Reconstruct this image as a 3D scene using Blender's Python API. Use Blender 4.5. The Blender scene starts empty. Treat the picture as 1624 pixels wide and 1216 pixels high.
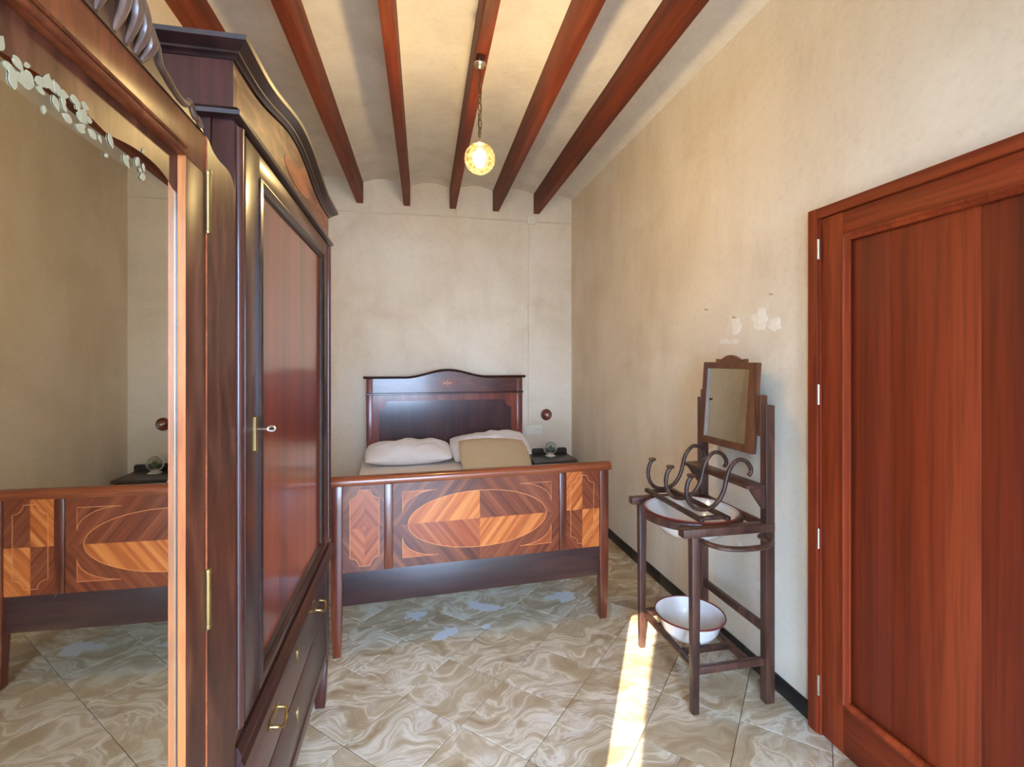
import bpy, bmesh, math, random
from mathutils import Vector, Matrix, noise as mnoise
random.seed(7)
PI = math.pi
scene = bpy.context.scene
COL = scene.collection

# ------------------------------------------------------------------ camera, sky, sun, exposure
cam = bpy.data.cameras.new('camera'); cam_o = bpy.data.objects.new('camera', cam); COL.objects.link(cam_o)
cam.sensor_width = 36.0; cam.lens = 767.0 / 1624.0 * 36.0
cam.shift_y = -38.0 / 1624.0; cam.clip_start = 0.02
cam_o.location = (0, 0, 1.5)
cam_o.rotation_euler = (PI / 2, 0, -math.atan(156 / 767.0))
scene.camera = cam_o

world = bpy.data.worlds.new('sky'); scene.world = world; world.use_nodes = True
wn = world.node_tree.nodes; wl = world.node_tree.links
bg = wn['Background']; bg.inputs[0].default_value = (0.47, 0.68, 1.0, 1); bg.inputs[1].default_value = 42.0

sun = bpy.data.lights.new('sun', 'SUN'); sun_o = bpy.data.objects.new('sun', sun); COL.objects.link(sun_o)
sun.energy = 26.0; sun.color = (1.0, 0.95, 0.78); sun.angle = math.radians(0.2)
SUN_TAN = 0.523
sun_o.rotation_euler = Vector((0.497, 0.868, -SUN_TAN)).to_track_quat('-Z', 'Y').to_euler()

portal = bpy.data.lights.new('window_portal', 'AREA'); portal_o = bpy.data.objects.new('window_portal', portal); COL.objects.link(portal_o)
portal.shape = 'RECTANGLE'; portal.size = 1.76; portal.size_y = 2.25
portal.cycles.is_portal = True
portal_o.location = (-0.012, -1.05, 1.125)
portal_o.rotation_euler = (PI / 2, 0, PI)   # faces +y, into the room

vs = scene.view_settings
vs.view_transform = 'Standard'; vs.look = 'None'; vs.exposure = -0.10; vs.gamma = 1.0; vs.use_curve_mapping = False
LAMP_WATT = 39.0
scene.cycles.use_denoising = True
scene.cycles.max_bounces = 12; scene.cycles.diffuse_bounces = 6; scene.cycles.glossy_bounces = 5
scene.cycles.transparent_max_bounces = 12
scene.cycles.sample_clamp_indirect = 8.0
scene.cycles.caustics_reflective = False; scene.cycles.caustics_refractive = False

# ------------------------------------------------------------------ node helpers
def new_mat(name):
    m = bpy.data.materials.new(name); m.use_nodes = True
    nt = m.node_tree; p = nt.nodes['Principled BSDF']
    return m, nt, p

def N(nt, t, **kw):
    n = nt.nodes.new(t)
    for k, v in kw.items():
        if hasattr(n, k): setattr(n, k, v)
        else: n.inputs[k].default_value = v
    return n

def L(nt, a, b): nt.links.new(a, b)

def ramp(nt, fac, stops):
    r = nt.nodes.new('ShaderNodeValToRGB'); e = r.color_ramp.elements
    while len(e) < len(stops): e.new(0.5)
    for i, (p, c) in enumerate(stops):
        e[i].position = p; e[i].color = (*c, 1) if len(c) == 3 else c
    L(nt, fac, r.inputs[0]); return r

def srgb(r, g, b):
    f = lambda v: (v / 255 / 12.92) if v / 255 <= 0.04045 else ((v / 255 + 0.055) / 1.055) ** 2.4
    return (f(r), f(g), f(b))

def mixc(nt, fac, a, b, mode='MIX'):
    n = nt.nodes.new('ShaderNodeMix'); n.data_type = 'RGBA'; n.blend_type = mode
    for sock, v in ((n.inputs[0], fac), (n.inputs[6], a), (n.inputs[7], b)):
        if hasattr(v, 'links'): L(nt, v, sock)
        elif isinstance(v, (int, float)): sock.default_value = v
        else: sock.default_value = (*v, 1)
    return n.outputs[2]

def coords(nt, scale=(1, 1, 1), rot=(0, 0, 0), jitter=True):
    tc = N(nt, 'ShaderNodeTexCoord'); mp = N(nt, 'ShaderNodeMapping')
    mp.inputs['Rotation'].default_value = rot; mp.inputs['Scale'].default_value = scale
    src = tc.outputs['Object']
    if jitter:
        oi = N(nt, 'ShaderNodeObjectInfo'); mu = N(nt, 'ShaderNodeMath', operation='MULTIPLY'); mu.inputs[1].default_value = 37.0
        L(nt, oi.outputs['Random'], mu.inputs[0])
        ad = N(nt, 'ShaderNodeVectorMath', operation='ADD'); L(nt, src, ad.inputs[0]); L(nt, mu.outputs[0], ad.inputs[1]); src = ad.outputs[0]
    L(nt, src, mp.inputs[0]); return mp.outputs[0]

def bump(nt, h, p, strength=0.2, dist=0.01):
    b = N(nt, 'ShaderNodeBump'); b.inputs['Strength'].default_value = strength; b.inputs['Distance'].default_value = dist
    L(nt, h, b.inputs['Height']); L(nt, b.outputs[0], p.inputs['Normal'])

def wood(name, dark, mid, light, axis='z', scale=9.0, stretch=14.0, rough=0.32, coat=0.5, rot=(0, 0, 0), dist=0.6, coat_rough=0.12, pores=True, spec=0.5, knots=False):
    """varnished wood whose grain runs along the given axis"""
    m, nt, p = new_mat(name)
    sc = {'x': (scale / stretch, scale, scale), 'y': (scale, scale / stretch, scale), 'z': (scale, scale, scale / stretch)}[axis]
    # rotate first, then scale: use two mapping nodes
    c0 = coords(nt, (1, 1, 1), rot)
    mp = N(nt, 'ShaderNodeMapping'); mp.inputs['Scale'].default_value = sc; L(nt, c0, mp.inputs[0])
    n1 = N(nt, 'ShaderNodeTexNoise'); n1.inputs['Scale'].default_value = 1.0; n1.inputs['Detail'].default_value = 5; n1.inputs['Distortion'].default_value = dist
    L(nt, mp.outputs[0], n1.inputs[0])
    r1 = ramp(nt, n1.outputs[0], [(0.3, dark), (0.5, mid), (0.68, light)])
    n2 = N(nt, 'ShaderNodeTexNoise'); n2.inputs['Scale'].default_value = 9.0; n2.inputs['Detail'].default_value = 3
    L(nt, mp.outputs[0], n2.inputs[0])
    r2 = ramp(nt, n2.outputs[0], [(0.35, (0.62, 0.62, 0.62)), (0.55, (1, 1, 1))])
    colr = mixc(nt, 0.7 if pores else 0.3, r1.outputs[0], r2.outputs[0], 'MULTIPLY')
    if knots:
        vm = N(nt, 'ShaderNodeMapping'); vm.inputs['Scale'].default_value = {'x': (1.2, 5, 5), 'y': (5, 1.6, 5), 'z': (5, 5, 1.2)}[axis]; L(nt, c0, vm.inputs[0])
        vo = N(nt, 'ShaderNodeTexVoronoi'); vo.inputs['Scale'].default_value = 1.0; L(nt, vm.outputs[0], vo.inputs[0])
        rk = ramp(nt, vo.outputs['Distance'], [(0.05, (0.3, 0.22, 0.18)), (0.12, (1, 1, 1))])
        colr = mixc(nt, 0.9, colr, rk.outputs[0], 'MULTIPLY')
    L(nt, colr, p.inputs['Base Color'])
    p.inputs['Roughness'].default_value = rough
    p.inputs['Coat Weight'].default_value = coat; p.inputs['Coat Roughness'].default_value = coat_rough
    p.inputs['Specular IOR Level'].default_value = spec
    bump(nt, n2.outputs[0], p, 0.05, 0.004)
    return m

def plain(name, col, rough=0.5, metal=0.0, coat=0.0, var=0.0, vscale=8.0, bmp=0.0):
    m, nt, p = new_mat(name)
    p.inputs['Base Color'].default_value = (*col, 1); p.inputs['Roughness'].default_value = rough
    p.inputs['Metallic'].default_value = metal; p.inputs['Coat Weight'].default_value = coat
    n1 = N(nt, 'ShaderNodeTexNoise'); n1.inputs['Scale'].default_value = vscale; n1.inputs['Detail'].default_value = 5
    L(nt, coords(nt), n1.inputs[0])
    r = ramp(nt, n1.outputs[0], [(0.3, tuple(c * (1 - var) for c in col)), (0.7, tuple(min(1, c * (1 + var * 0.6)) for c in col))])
    L(nt, r.outputs[0], p.inputs['Base Color'])
    if bmp: bump(nt, n1.outputs[0], p, bmp, 0.01)
    return m

# ------------------------------------------------------------------ materials
M = {}
M['wardrobe'] = wood('dark mahogany', srgb(42, 18, 17), srgb(62, 27, 24), srgb(82, 39, 31), 'z', 16, 16, 0.36, 0.35, spec=.4)
M['wardrobe_h'] = wood('dark mahogany across', srgb(46, 21, 20), srgb(68, 32, 28), srgb(88, 46, 38), 'y', 16, 16, 0.36, 0.35, spec=.4)
M['wardrobe_black'] = wood('ebonised moulding', srgb(26, 13, 13), srgb(40, 20, 18), srgb(58, 30, 26), 'y', 20, 12, 0.38, 0.25, spec=.4)
M['wardrobe_panel'] = wood('red mahogany panel', srgb(92, 32, 18), srgb(118, 42, 22), srgb(142, 58, 30), 'z', 13, 26, 0.3, 0.9, coat_rough=0.13)
M['burl'] = wood('figured frieze veneer', srgb(62, 31, 24), srgb(104, 60, 44), srgb(148, 96, 70), 'y', 14, 3.0, 0.4, 0.1, dist=2.5, spec=.25)
M['oval_veneer'] = wood('flame oval veneer', srgb(120, 58, 30), srgb(176, 92, 50), srgb(208, 128, 78), 'y', 12, 4, 0.3, 0.6, dist=1.5)
M['walnut'] = wood('figured walnut', srgb(58, 30, 22), srgb(82, 44, 32), srgb(108, 64, 48), 'z', 9, 3.5, 0.36, 0.0, dist=2.2, spec=.16)
M['walnut_rail'] = wood('figured walnut rail', srgb(84, 40, 24), srgb(108, 54, 32), srgb(130, 72, 46), 'z', 11, 5.0, 0.32, 0.0, dist=1.4, spec=.16)
M['rawpine'] = wood('pale raw rebate wood', srgb(142, 70, 28), srgb(178, 96, 44), srgb(198, 120, 62), 'z', 10, 10, 0.5, 0.1)
M['carving'] = wood('carved walnut', srgb(50, 32, 26), srgb(84, 58, 46), srgb(112, 82, 66), 'z', 16, 3, 0.42, 0.35)
M['door'] = wood('red stained door', srgb(104, 36, 13), srgb(128, 46, 16), srgb(146, 58, 22), 'z', 9, 22, 0.58, 0.0, spec=.28)
M['door_b'] = wood('red stained door boards', srgb(88, 30, 14), srgb(108, 37, 15), srgb(124, 46, 19), 'z', 8, 30, 0.58, 0.0, spec=.28)
M['door_c'] = wood('red stained door board brighter', srgb(100, 35, 13), srgb(122, 43, 16), srgb(136, 54, 22), 'z', 8, 30, 0.58, 0.0, spec=.28)
M['door_h'] = wood('red stained door rail', srgb(100, 36, 13), srgb(124, 46, 17), srgb(142, 60, 24), 'y', 9, 22, 0.58, 0.0, spec=.28)
M['beam'] = wood('stained beam', srgb(78, 28, 12), srgb(112, 44, 18), srgb(132, 62, 32), 'y', 7, 16, 0.62, 0.0, dist=1.2, knots=True, spec=.3)
M['bed_rail'] = wood('bed rail mahogany', srgb(92, 38, 20), srgb(126, 58, 30), srgb(156, 82, 46), 'x', 14, 12, 0.3, 0.35)
M['bed_post'] = wood('bed post mahogany', srgb(76, 30, 18), srgb(104, 46, 26), srgb(128, 64, 38), 'z', 14, 12, 0.3, 0.35)
M['bed_skirt'] = wood('dark bed skirt', srgb(38, 20, 20), srgb(54, 30, 28), srgb(74, 44, 38), 'x', 10, 10, 0.46, 0.15)
M['bed_head'] = wood('headboard mahogany', srgb(96, 36, 20), srgb(122, 48, 26), srgb(142, 64, 36), 'z', 12, 8, 0.32, 0.35)
M['bed_head_h'] = wood('headboard frieze', srgb(72, 30, 22), srgb(96, 42, 28), srgb(116, 58, 38), 'x', 12, 6, 0.3, 0.35, dist=1.5)
M['bed_head_dark'] = wood('headboard dark panel', srgb(44, 14, 18), srgb(60, 20, 23), srgb(76, 30, 30), 'z', 12, 8, 0.28, 0.8)
M['bed_cornice'] = wood('headboard cornice', srgb(40, 18, 16), srgb(58, 26, 22), srgb(78, 38, 30), 'x', 14, 10, 0.28, 0.6)
def veneer(name, sgn, d, m_, l, side):
    # stripes running '/' (sgn=+1) or '\' (sgn=-1) in the x-z plane of the board
    return wood(name, d, m_, l, 'x', 34 if not side else 40, 60, 0.36, 0.25, rot=(0, math.radians(52) * sgn, 0), dist=0.15, pores=True, spec=.35)
VB = dict(br=(srgb(150, 72, 28), srgb(198, 104, 46), srgb(220, 134, 68)),
          mid=(srgb(126, 56, 28), srgb(162, 78, 40), srgb(184, 102, 60)),
          dk=(srgb(92, 40, 22), srgb(122, 56, 30), srgb(146, 76, 44)),
          bg=(srgb(78, 36, 22), srgb(106, 52, 32), srgb(138, 78, 48)))
def ven(tone, sgn, side=False):
    k = 'veneer %s %s %s' % (tone, 'rising' if sgn > 0 else 'falling', side)
    if k not in M: M[k] = veneer(k, sgn, *VB[tone], side)
    return M[k]
M['inlay'] = plain('boxwood stringing', srgb(214, 132, 74), 0.35)
M['stand'] = wood('brown painted wood', srgb(52, 30, 24), srgb(76, 46, 36), srgb(98, 64, 50), 'z', 22, 6, 0.42, 0.25)
M['stand_mirror'] = wood('stained mirror frame', srgb(74, 40, 22), srgb(100, 56, 32), srgb(118, 72, 44), 'z', 20, 8, 0.42, 0.25)
M['bentwood'] = wood('bentwood', srgb(40, 25, 20), srgb(66, 42, 34), srgb(96, 66, 52), 'z', 24, 3, 0.46, 0.12, spec=.4)
M['night'] = wood('black stained wood', srgb(30, 24, 22), srgb(46, 37, 34), srgb(62, 50, 46), 'x', 14, 8, 0.38, 0.35)
M['brass'] = plain('aged brass', srgb(150, 124, 78), 0.38, 0.9, var=0.35)
M['chrome'] = plain('nickel', srgb(200, 192, 176), 0.28, 1.0, var=0.1)
M['steel'] = plain('hinge steel', srgb(205, 196, 180), 0.35, 0.9, var=0.1)
M['iron'] = plain('dark iron chain', srgb(120, 104, 80), 0.38, 0.9, var=0.2)
M['sheet'] = plain('white cotton sheet', srgb(238, 238, 240), 0.85, var=0.04, vscale=5, bmp=0.3)
M['pillow'] = plain('white cotton pillowcase', srgb(244, 244, 247), 0.85, var=0.04, vscale=14, bmp=0.3)
M['plastic'] = plain('cream plastic', srgb(232, 226, 212), 0.35, var=0.03)
M['dark'] = plain('dark hole', srgb(30, 26, 24), 0.6)
M['cable'] = plain('painted cable', srgb(224, 213, 196), 0.8, var=0.04)
M['black_tile'] = plain('black skirting', srgb(24, 24, 25), 0.35, var=0.3)
M['grout'] = plain('grout', srgb(104, 90, 72), 0.9, var=0.2)
M['ground'] = plain('terrace paving', srgb(150, 140, 126), 0.9, var=0.15, vscale=2)
M['blocker_foliage'] = plain('cypress foliage', srgb(40, 58, 34), 0.9, var=0.4, vscale=6)
M['blocker_bark'] = plain('blocker_bark', srgb(80, 64, 50), 0.9, var=0.3)
M['white_paint'] = plain('white paint', srgb(225, 222, 214), 0.5, var=0.03)
M['patch'] = plain('filler plaster', srgb(242, 235, 222), 0.9, var=0.05, vscale=40, bmp=0.4)
M['globe_base'] = plain('frosted white base', srgb(228, 232, 226), 0.3, var=0.03)
M['green'] = plain('green figure', srgb(84, 118, 96), 0.4, var=0.3)

def plaster(name, base, stain, cool, wscale=1.0):
    m, nt, p = new_mat(name)
    tc = N(nt, 'ShaderNodeTexCoord')
    n1 = N(nt, 'ShaderNodeTexNoise'); n1.inputs['Scale'].default_value = 1.7 * wscale; n1.inputs['Detail'].default_value = 6; n1.inputs['Distortion'].default_value = 0.6
    L(nt, tc.outputs['Object'], n1.inputs[0])
    mp = N(nt, 'ShaderNodeMapping'); mp.inputs['Scale'].default_value = (5, 5, 1.1); L(nt, tc.outputs['Object'], mp.inputs[0])
    n2 = N(nt, 'ShaderNodeTexNoise'); n2.inputs['Scale'].default_value = 1.3; n2.inputs['Detail'].default_value = 7; L(nt, mp.outputs[0], n2.inputs[0])
    n3 = N(nt, 'ShaderNodeTexNoise'); n3.inputs['Scale'].default_value = 34; n3.inputs['Detail'].default_value = 5; L(nt, tc.outputs['Object'], n3.inputs[0])
    r1 = ramp(nt, n1.outputs[0], [(0.3, stain), (0.52, base), (0.75, cool)])
    r2 = ramp(nt, n2.outputs[0], [(0.3, (0.88, 0.87, 0.86)), (0.55, (1, 1, 1))])
    r3 = ramp(nt, n3.outputs[0], [(0.28, (0.9, 0.9, 0.89)), (0.5, (1, 1, 1))])
    c = mixc(nt, 0.55, r1.outputs[0], r2.outputs[0], 'MULTIPLY')
    c = mixc(nt, 0.6, c, r3.outputs[0], 'MULTIPLY')
    L(nt, c, p.inputs['Base Color']); p.inputs['Roughness'].default_value = 0.85
    ad = N(nt, 'ShaderNodeMath', operation='MULTIPLY_ADD'); ad.inputs[1].default_value = 0.05
    L(nt, n3.outputs[0], ad.inputs[0]); L(nt, n1.outputs[0], ad.inputs[2])
    bump(nt, ad.outputs[0], p, 0.35, 0.06)
    return m
M['wall'] = plaster('lime plaster', srgb(234, 220, 199), srgb(223, 206, 183), srgb(238, 227, 210))
M['ceil'] = plaster('ceiling plaster', srgb(232, 224, 213), srgb(222, 212, 201), srgb(238, 231, 221), 1.6)

# swirled ceramic tile with a few ragged pale patches in front of the bed
def tile_mat():
    m, nt, p = new_mat('swirled beige tile')
    c = coords(nt, (1, 1, 1))
    n0 = N(nt, 'ShaderNodeTexNoise'); n0.inputs['Scale'].default_value = 2.6; n0.inputs['Detail'].default_value = 2; L(nt, c, n0.inputs[0])
    sb = N(nt, 'ShaderNodeVectorMath', operation='MULTIPLY_ADD'); sb.inputs[1].default_value = (.75, .75, 0); L(nt, n0.outputs['Color'], sb.inputs[0]); L(nt, c, sb.inputs[2])
    mp = N(nt, 'ShaderNodeMapping'); mp.inputs['Scale'].default_value = (2.0, 6.0, 1); mp.inputs['Rotation'].default_value = (0, 0, 0.6); L(nt, sb.outputs[0], mp.inputs[0])
    n1 = N(nt, 'ShaderNodeTexNoise'); n1.inputs['Scale'].default_value = 1.5; n1.inputs['Detail'].default_value = 7.0; n1.inputs['Roughness'].default_value = 0.58; n1.inputs['Distortion'].default_value = 0.5; L(nt, mp.outputs[0], n1.inputs[0])
    r1 = ramp(nt, n1.outputs[0], [(0.25, srgb(146, 120, 86)), (0.40, srgb(177, 153, 120)), (0.50, srgb(196, 176, 145)), (0.555, srgb(228, 217, 196)), (0.60, srgb(198, 179, 149)), (0.75, srgb(174, 150, 116))])
    nf = N(nt, 'ShaderNodeTexNoise'); nf.inputs['Scale'].default_value = 3.1; nf.inputs['Detail'].default_value = 6.0; nf.inputs['Distortion'].default_value = 1.6
    mq = N(nt, 'ShaderNodeMapping'); mq.inputs['Scale'].default_value = (1.6, 5.5, 1); mq.inputs['Rotation'].default_value = (0, 0, 2.2); L(nt, sb.outputs[0], mq.inputs[0]); L(nt, mq.outputs[0], nf.inputs[0])
    rf = ramp(nt, nf.outputs[0], [(0.42, (0, 0, 0)), (0.52, (.75, .75, .75)), (0.60, (0, 0, 0))])
    n2 = N(nt, 'ShaderNodeTexNoise'); n2.inputs['Scale'].default_value = 5.0; n2.inputs['Detail'].default_value = 6; L(nt, c, n2.inputs[0])
    rm = ramp(nt, n2.outputs[0], [(0.48, (0, 0, 0)), (0.62, (1, 1, 1))])
    fm_ = N(nt, 'ShaderNodeMath', operation='MULTIPLY'); L(nt, rf.outputs[0], fm_.inputs[0]); L(nt, rm.outputs[0], fm_.inputs[1])
    r2 = ramp(nt, n2.outputs[0], [(0.3, (0.8, 0.79, 0.77)), (0.6, (1, 1, 1))])
    col = mixc(nt, fm_.outputs[0], r1.outputs[0], srgb(232, 226, 214))
    col = mixc(nt, 0.7, col, r2.outputs[0], 'MULTIPLY')
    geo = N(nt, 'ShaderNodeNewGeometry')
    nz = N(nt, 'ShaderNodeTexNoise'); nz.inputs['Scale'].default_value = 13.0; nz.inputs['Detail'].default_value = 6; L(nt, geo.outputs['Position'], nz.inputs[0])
    for (x, y, sx, sy, rz) in PALE_SPOTS:
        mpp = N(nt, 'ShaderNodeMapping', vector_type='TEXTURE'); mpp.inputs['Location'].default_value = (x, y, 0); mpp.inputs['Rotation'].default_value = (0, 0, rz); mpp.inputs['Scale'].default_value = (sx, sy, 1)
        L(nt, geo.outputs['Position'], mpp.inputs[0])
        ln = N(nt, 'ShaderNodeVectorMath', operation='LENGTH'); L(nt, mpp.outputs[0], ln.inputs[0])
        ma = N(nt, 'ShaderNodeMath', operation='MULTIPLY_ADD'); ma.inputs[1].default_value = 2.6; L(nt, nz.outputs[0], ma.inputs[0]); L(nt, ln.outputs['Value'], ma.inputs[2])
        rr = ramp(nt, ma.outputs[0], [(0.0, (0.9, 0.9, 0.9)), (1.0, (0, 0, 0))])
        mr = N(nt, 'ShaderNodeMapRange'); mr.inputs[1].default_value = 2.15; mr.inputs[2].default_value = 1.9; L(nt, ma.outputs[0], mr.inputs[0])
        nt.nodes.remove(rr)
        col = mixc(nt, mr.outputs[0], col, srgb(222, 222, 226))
    L(nt, col, p.inputs['Base Color'])
    p.inputs['Roughness'].default_value = 0.3; p.inputs['Specular IOR Level'].default_value = 0.5
    bump(nt, n1.outputs[0], p, 0.06, 0.01)
    return m
PALE_SPOTS = [(0.015, 2.896, .09, .06, .2), (0.19, 2.68, .12, .055, .7), (0.41, 2.92, .14, .06, -.5), (0.91, 2.93, .12, .09, -.3), (0.40, 2.70, .05, .03, 0)]
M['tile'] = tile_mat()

def knit():
    m, nt, p = new_mat('tan woven cushion')
    c = coords(nt, (1, 1, 1))
    w = N(nt, 'ShaderNodeTexWave'); w.inputs['Scale'].default_value = 42; w.inputs['Distortion'].default_value = 3.0; w.inputs['Detail'].default_value = 1; L(nt, c, w.inputs[0])
    r = ramp(nt, w.outputs[0], [(0.1, srgb(190, 166, 130)), (0.7, srgb(224, 202, 168))])
    L(nt, r.outputs[0], p.inputs['Base Color']); p.inputs['Roughness'].default_value = 0.9; bump(nt, w.outputs[0], p, 0.4, 0.01); return m
M['tan'] = knit()

def mirror_mat(name, tint, dust):
    m, nt, p = new_mat(name)
    v = N(nt, 'ShaderNodeTexVoronoi'); v.inputs['Scale'].default_value = 34.0; L(nt, coords(nt), v.inputs[0])
    r = ramp(nt, v.outputs['Distance'], [(0.0, (1, 1, 1)), (0.07, (0, 0, 0))])
    n = N(nt, 'ShaderNodeTexNoise'); n.inputs['Scale'].default_value = 4.0; n.inputs['Detail'].default_value = 4; L(nt, coords(nt), n.inputs[0])
    r2 = ramp(nt, n.outputs[0], [(0.5, (0, 0, 0)), (0.62, (1, 1, 1))])
    f = N(nt, 'ShaderNodeMath', operation='MULTIPLY'); L(nt, r.outputs[0], f.inputs[0]); L(nt, r2.outputs[0], f.inputs[1])
    f2 = N(nt, 'ShaderNodeMath', operation='MULTIPLY'); f2.inputs[1].default_value = dust; L(nt, f.outputs[0], f2.inputs[0])
    L(nt, mixc(nt, f2.outputs[0], tint, srgb(235, 230, 220)), p.inputs['Base Color'])
    inv = N(nt, 'ShaderNodeMath', operation='SUBTRACT'); inv.inputs[0].default_value = 1.0; L(nt, f2.outputs[0], inv.inputs[1])
    L(nt, inv.outputs[0], p.inputs['Metallic'])
    p.inputs['Roughness'].default_value = 0.015
    return m
M['mirror'] = mirror_mat('old mirror', (0.70, 0.68, 0.60), 0.9)
M['mirror_small'] = mirror_mat('stand mirror', (0.62, 0.58, 0.48), 0.2)
M['bevel'] = plain('mirror bevel edge', srgb(120, 130, 116), 0.2, 0.6)
M['etched'] = plain('etched frosted glass', srgb(160, 152, 126), 0.75, 0.0, var=0.08)

def enamel():
    m, nt, p = new_mat('white enamel'); c = coords(nt)
    n = N(nt, 'ShaderNodeTexNoise'); n.inputs['Scale'].default_value = 8; L(nt, c, n.inputs[0])
    r = ramp(nt, n.outputs[0], [(0.2, srgb(214, 210, 204)), (0.7, srgb(238, 238, 240))]); L(nt, r.outputs[0], p.inputs['Base Color'])
    p.inputs['Roughness'].default_value = 0.15; p.inputs['Coat Weight'].default_value = 0.4; return m
M['enamel'] = enamel()
M['rim'] = plain('red enamel rim', srgb(118, 44, 36), 0.3, var=0.2)

def lamp_glass():
    m = bpy.data.materials.new('yellow crackled glass'); m.use_nodes = True; nt = m.node_tree; nt.nodes.clear()
    o = N(nt, 'ShaderNodeOutputMaterial'); t = N(nt, 'ShaderNodeBsdfTransparent'); tr = N(nt, 'ShaderNodeBsdfTranslucent'); gl = N(nt, 'ShaderNodeBsdfGlossy')
    v = N(nt, 'ShaderNodeTexVoronoi', feature='DISTANCE_TO_EDGE'); v.inputs['Scale'].default_value = 38; L(nt, coords(nt, jitter=False), v.inputs[0])
    r = ramp(nt, v.outputs[0], [(0.0, (0.62, 0.44, 0.14)), (0.14, (1.0, 0.86, 0.52))]); L(nt, r.outputs[0], t.inputs[0])
    tr.inputs[0].default_value = (1.0, 0.78, 0.34, 1); gl.inputs['Roughness'].default_value = 0.15
    r2 = ramp(nt, v.outputs[0], [(0.0, (0.016, 0.016, 0.016)), (0.16, (0.005, 0.005, 0.005))])
    a = N(nt, 'ShaderNodeMixShader'); L(nt, r2.outputs[0], a.inputs[0]); L(nt, t.outputs[0], a.inputs[1]); L(nt, tr.outputs[0], a.inputs[2])
    b = N(nt, 'ShaderNodeMixShader'); b.inputs[0].default_value = 0.03; L(nt, a.outputs[0], b.inputs[1]); L(nt, gl.outputs[0], b.inputs[2])
    L(nt, b.outputs[0], o.inputs[0]); return m
M['lamp_glass'] = lamp_glass()
def bulb_mat():
    m = bpy.data.materials.new('lit bulb'); m.use_nodes = True; nt = m.node_tree; nt.nodes.clear()
    o = N(nt, 'ShaderNodeOutputMaterial'); t = N(nt, 'ShaderNodeBsdfTransparent'); e = N(nt, 'ShaderNodeEmission'); e.inputs[0].default_value = (1, 0.86, 0.5, 1); e.inputs[1].default_value = 14
    a = N(nt, 'ShaderNodeAddShader'); L(nt, t.outputs[0], a.inputs[0]); L(nt, e.outputs[0], a.inputs[1]); L(nt, a.outputs[0], o.inputs[0]); return m
M['bulb'] = bulb_mat()
def thin_glass():
    m = bpy.data.materials.new('thin clear glass'); m.use_nodes = True; nt = m.node_tree; nt.nodes.clear()
    o = N(nt, 'ShaderNodeOutputMaterial'); t = N(nt, 'ShaderNodeBsdfTransparent'); g = N(nt, 'ShaderNodeBsdfGlossy'); g.inputs['Roughness'].default_value = .03
    t.inputs[0].default_value = (.93, .96, .95, 1)
    lw = N(nt, 'ShaderNodeLayerWeight'); lw.inputs[0].default_value = .45
    x = N(nt, 'ShaderNodeMixShader'); L(nt, lw.outputs['Facing'], x.inputs[0]); L(nt, t.outputs[0], x.inputs[1]); L(nt, g.outputs[0], x.inputs[2]); L(nt, x.outputs[0], o.inputs[0]); return m
M['thin_glass'] = thin_glass()

# ------------------------------------------------------------------ geometry helpers
OFF = {}
def tag(o, label=None, cat=None, group=None, kind=None):
    for k, v in (('label', label), ('category', cat), ('group', group), ('kind', kind)):
        if v: o[k] = v
    return o

def thing(name, loc, label, cat, group=None, rz=0.0, local=False):
    o = bpy.data.objects.new(name, None); COL.objects.link(o); o.location = loc; o.rotation_euler = (0, 0, rz)
    o.empty_display_size = 0.05
    OFF[o.name] = Vector((0, 0, 0)) if local else Vector(loc)
    return tag(o, label, cat, group)

def obj(name, bm, mat, parent=None, smooth=False, origin=None):
    """link bm as one mesh object; vertices are world coordinates unless the parent is 'local'"""
    me = bpy.data.meshes.new(name)
    off = OFF[parent.name] if parent else (Vector(origin) if origin else Vector((0, 0, 0)))
    if off.length: bmesh.ops.translate(bm, verts=bm.verts[:], vec=-off)
    bmesh.ops.recalc_face_normals(bm, faces=bm.faces[:])
    if smooth:
        for f in bm.faces: f.smooth = True
        for e in bm.edges:
            if len(e.link_faces) == 2 and e.calc_face_angle(0) > math.radians(38): e.smooth = False
    bm.to_mesh(me); bm.free()
    me.materials.append(M[mat] if isinstance(mat, str) else mat)
    o = bpy.data.objects.new(name, me); COL.objects.link(o)
    if parent: o.parent = parent; OFF[o.name] = off
    else: o.location = off; OFF[o.name] = off
    return o

def B(): return bmesh.new()

def box(bm, x0, x1, y0, y1, z0, z1, bev=0.0):
    r = bmesh.ops.create_cube(bm, size=1.0); vs_ = r['verts']
    for v in vs_:
        v.co = Vector((x0 if v.co.x < 0 else x1, y0 if v.co.y < 0 else y1, z0 if v.co.z < 0 else z1))
    if bev:
        es = list({e for v in vs_ for e in v.link_edges})
        bmesh.ops.bevel(bm, geom=es, offset=bev, segments=2, affect='EDGES', profile=0.5)
    return bm

def bxo(name, ext, mat, parent=None, bev=0.003, origin=None):
    return obj(name, box(B(), *ext, bev=bev), mat, parent, smooth=bev > 0, origin=origin)

def prism(bm, pts, axis, a0, a1):
    def P(p, a): return {'x': (a, p[0], p[1]), 'y': (p[0], a, p[1]), 'z': (p[0], p[1], a)}[axis]
    lo = [bm.verts.new(P(p, a0)) for p in pts]; hi = [bm.verts.new(P(p, a1)) for p in pts]
    bm.faces.new(lo); bm.faces.new(hi[::-1]); n = len(pts)
    for i in range(n): bm.faces.new((lo[i], hi[i], hi[(i + 1) % n], lo[(i + 1) % n]))
    return bm

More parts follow.
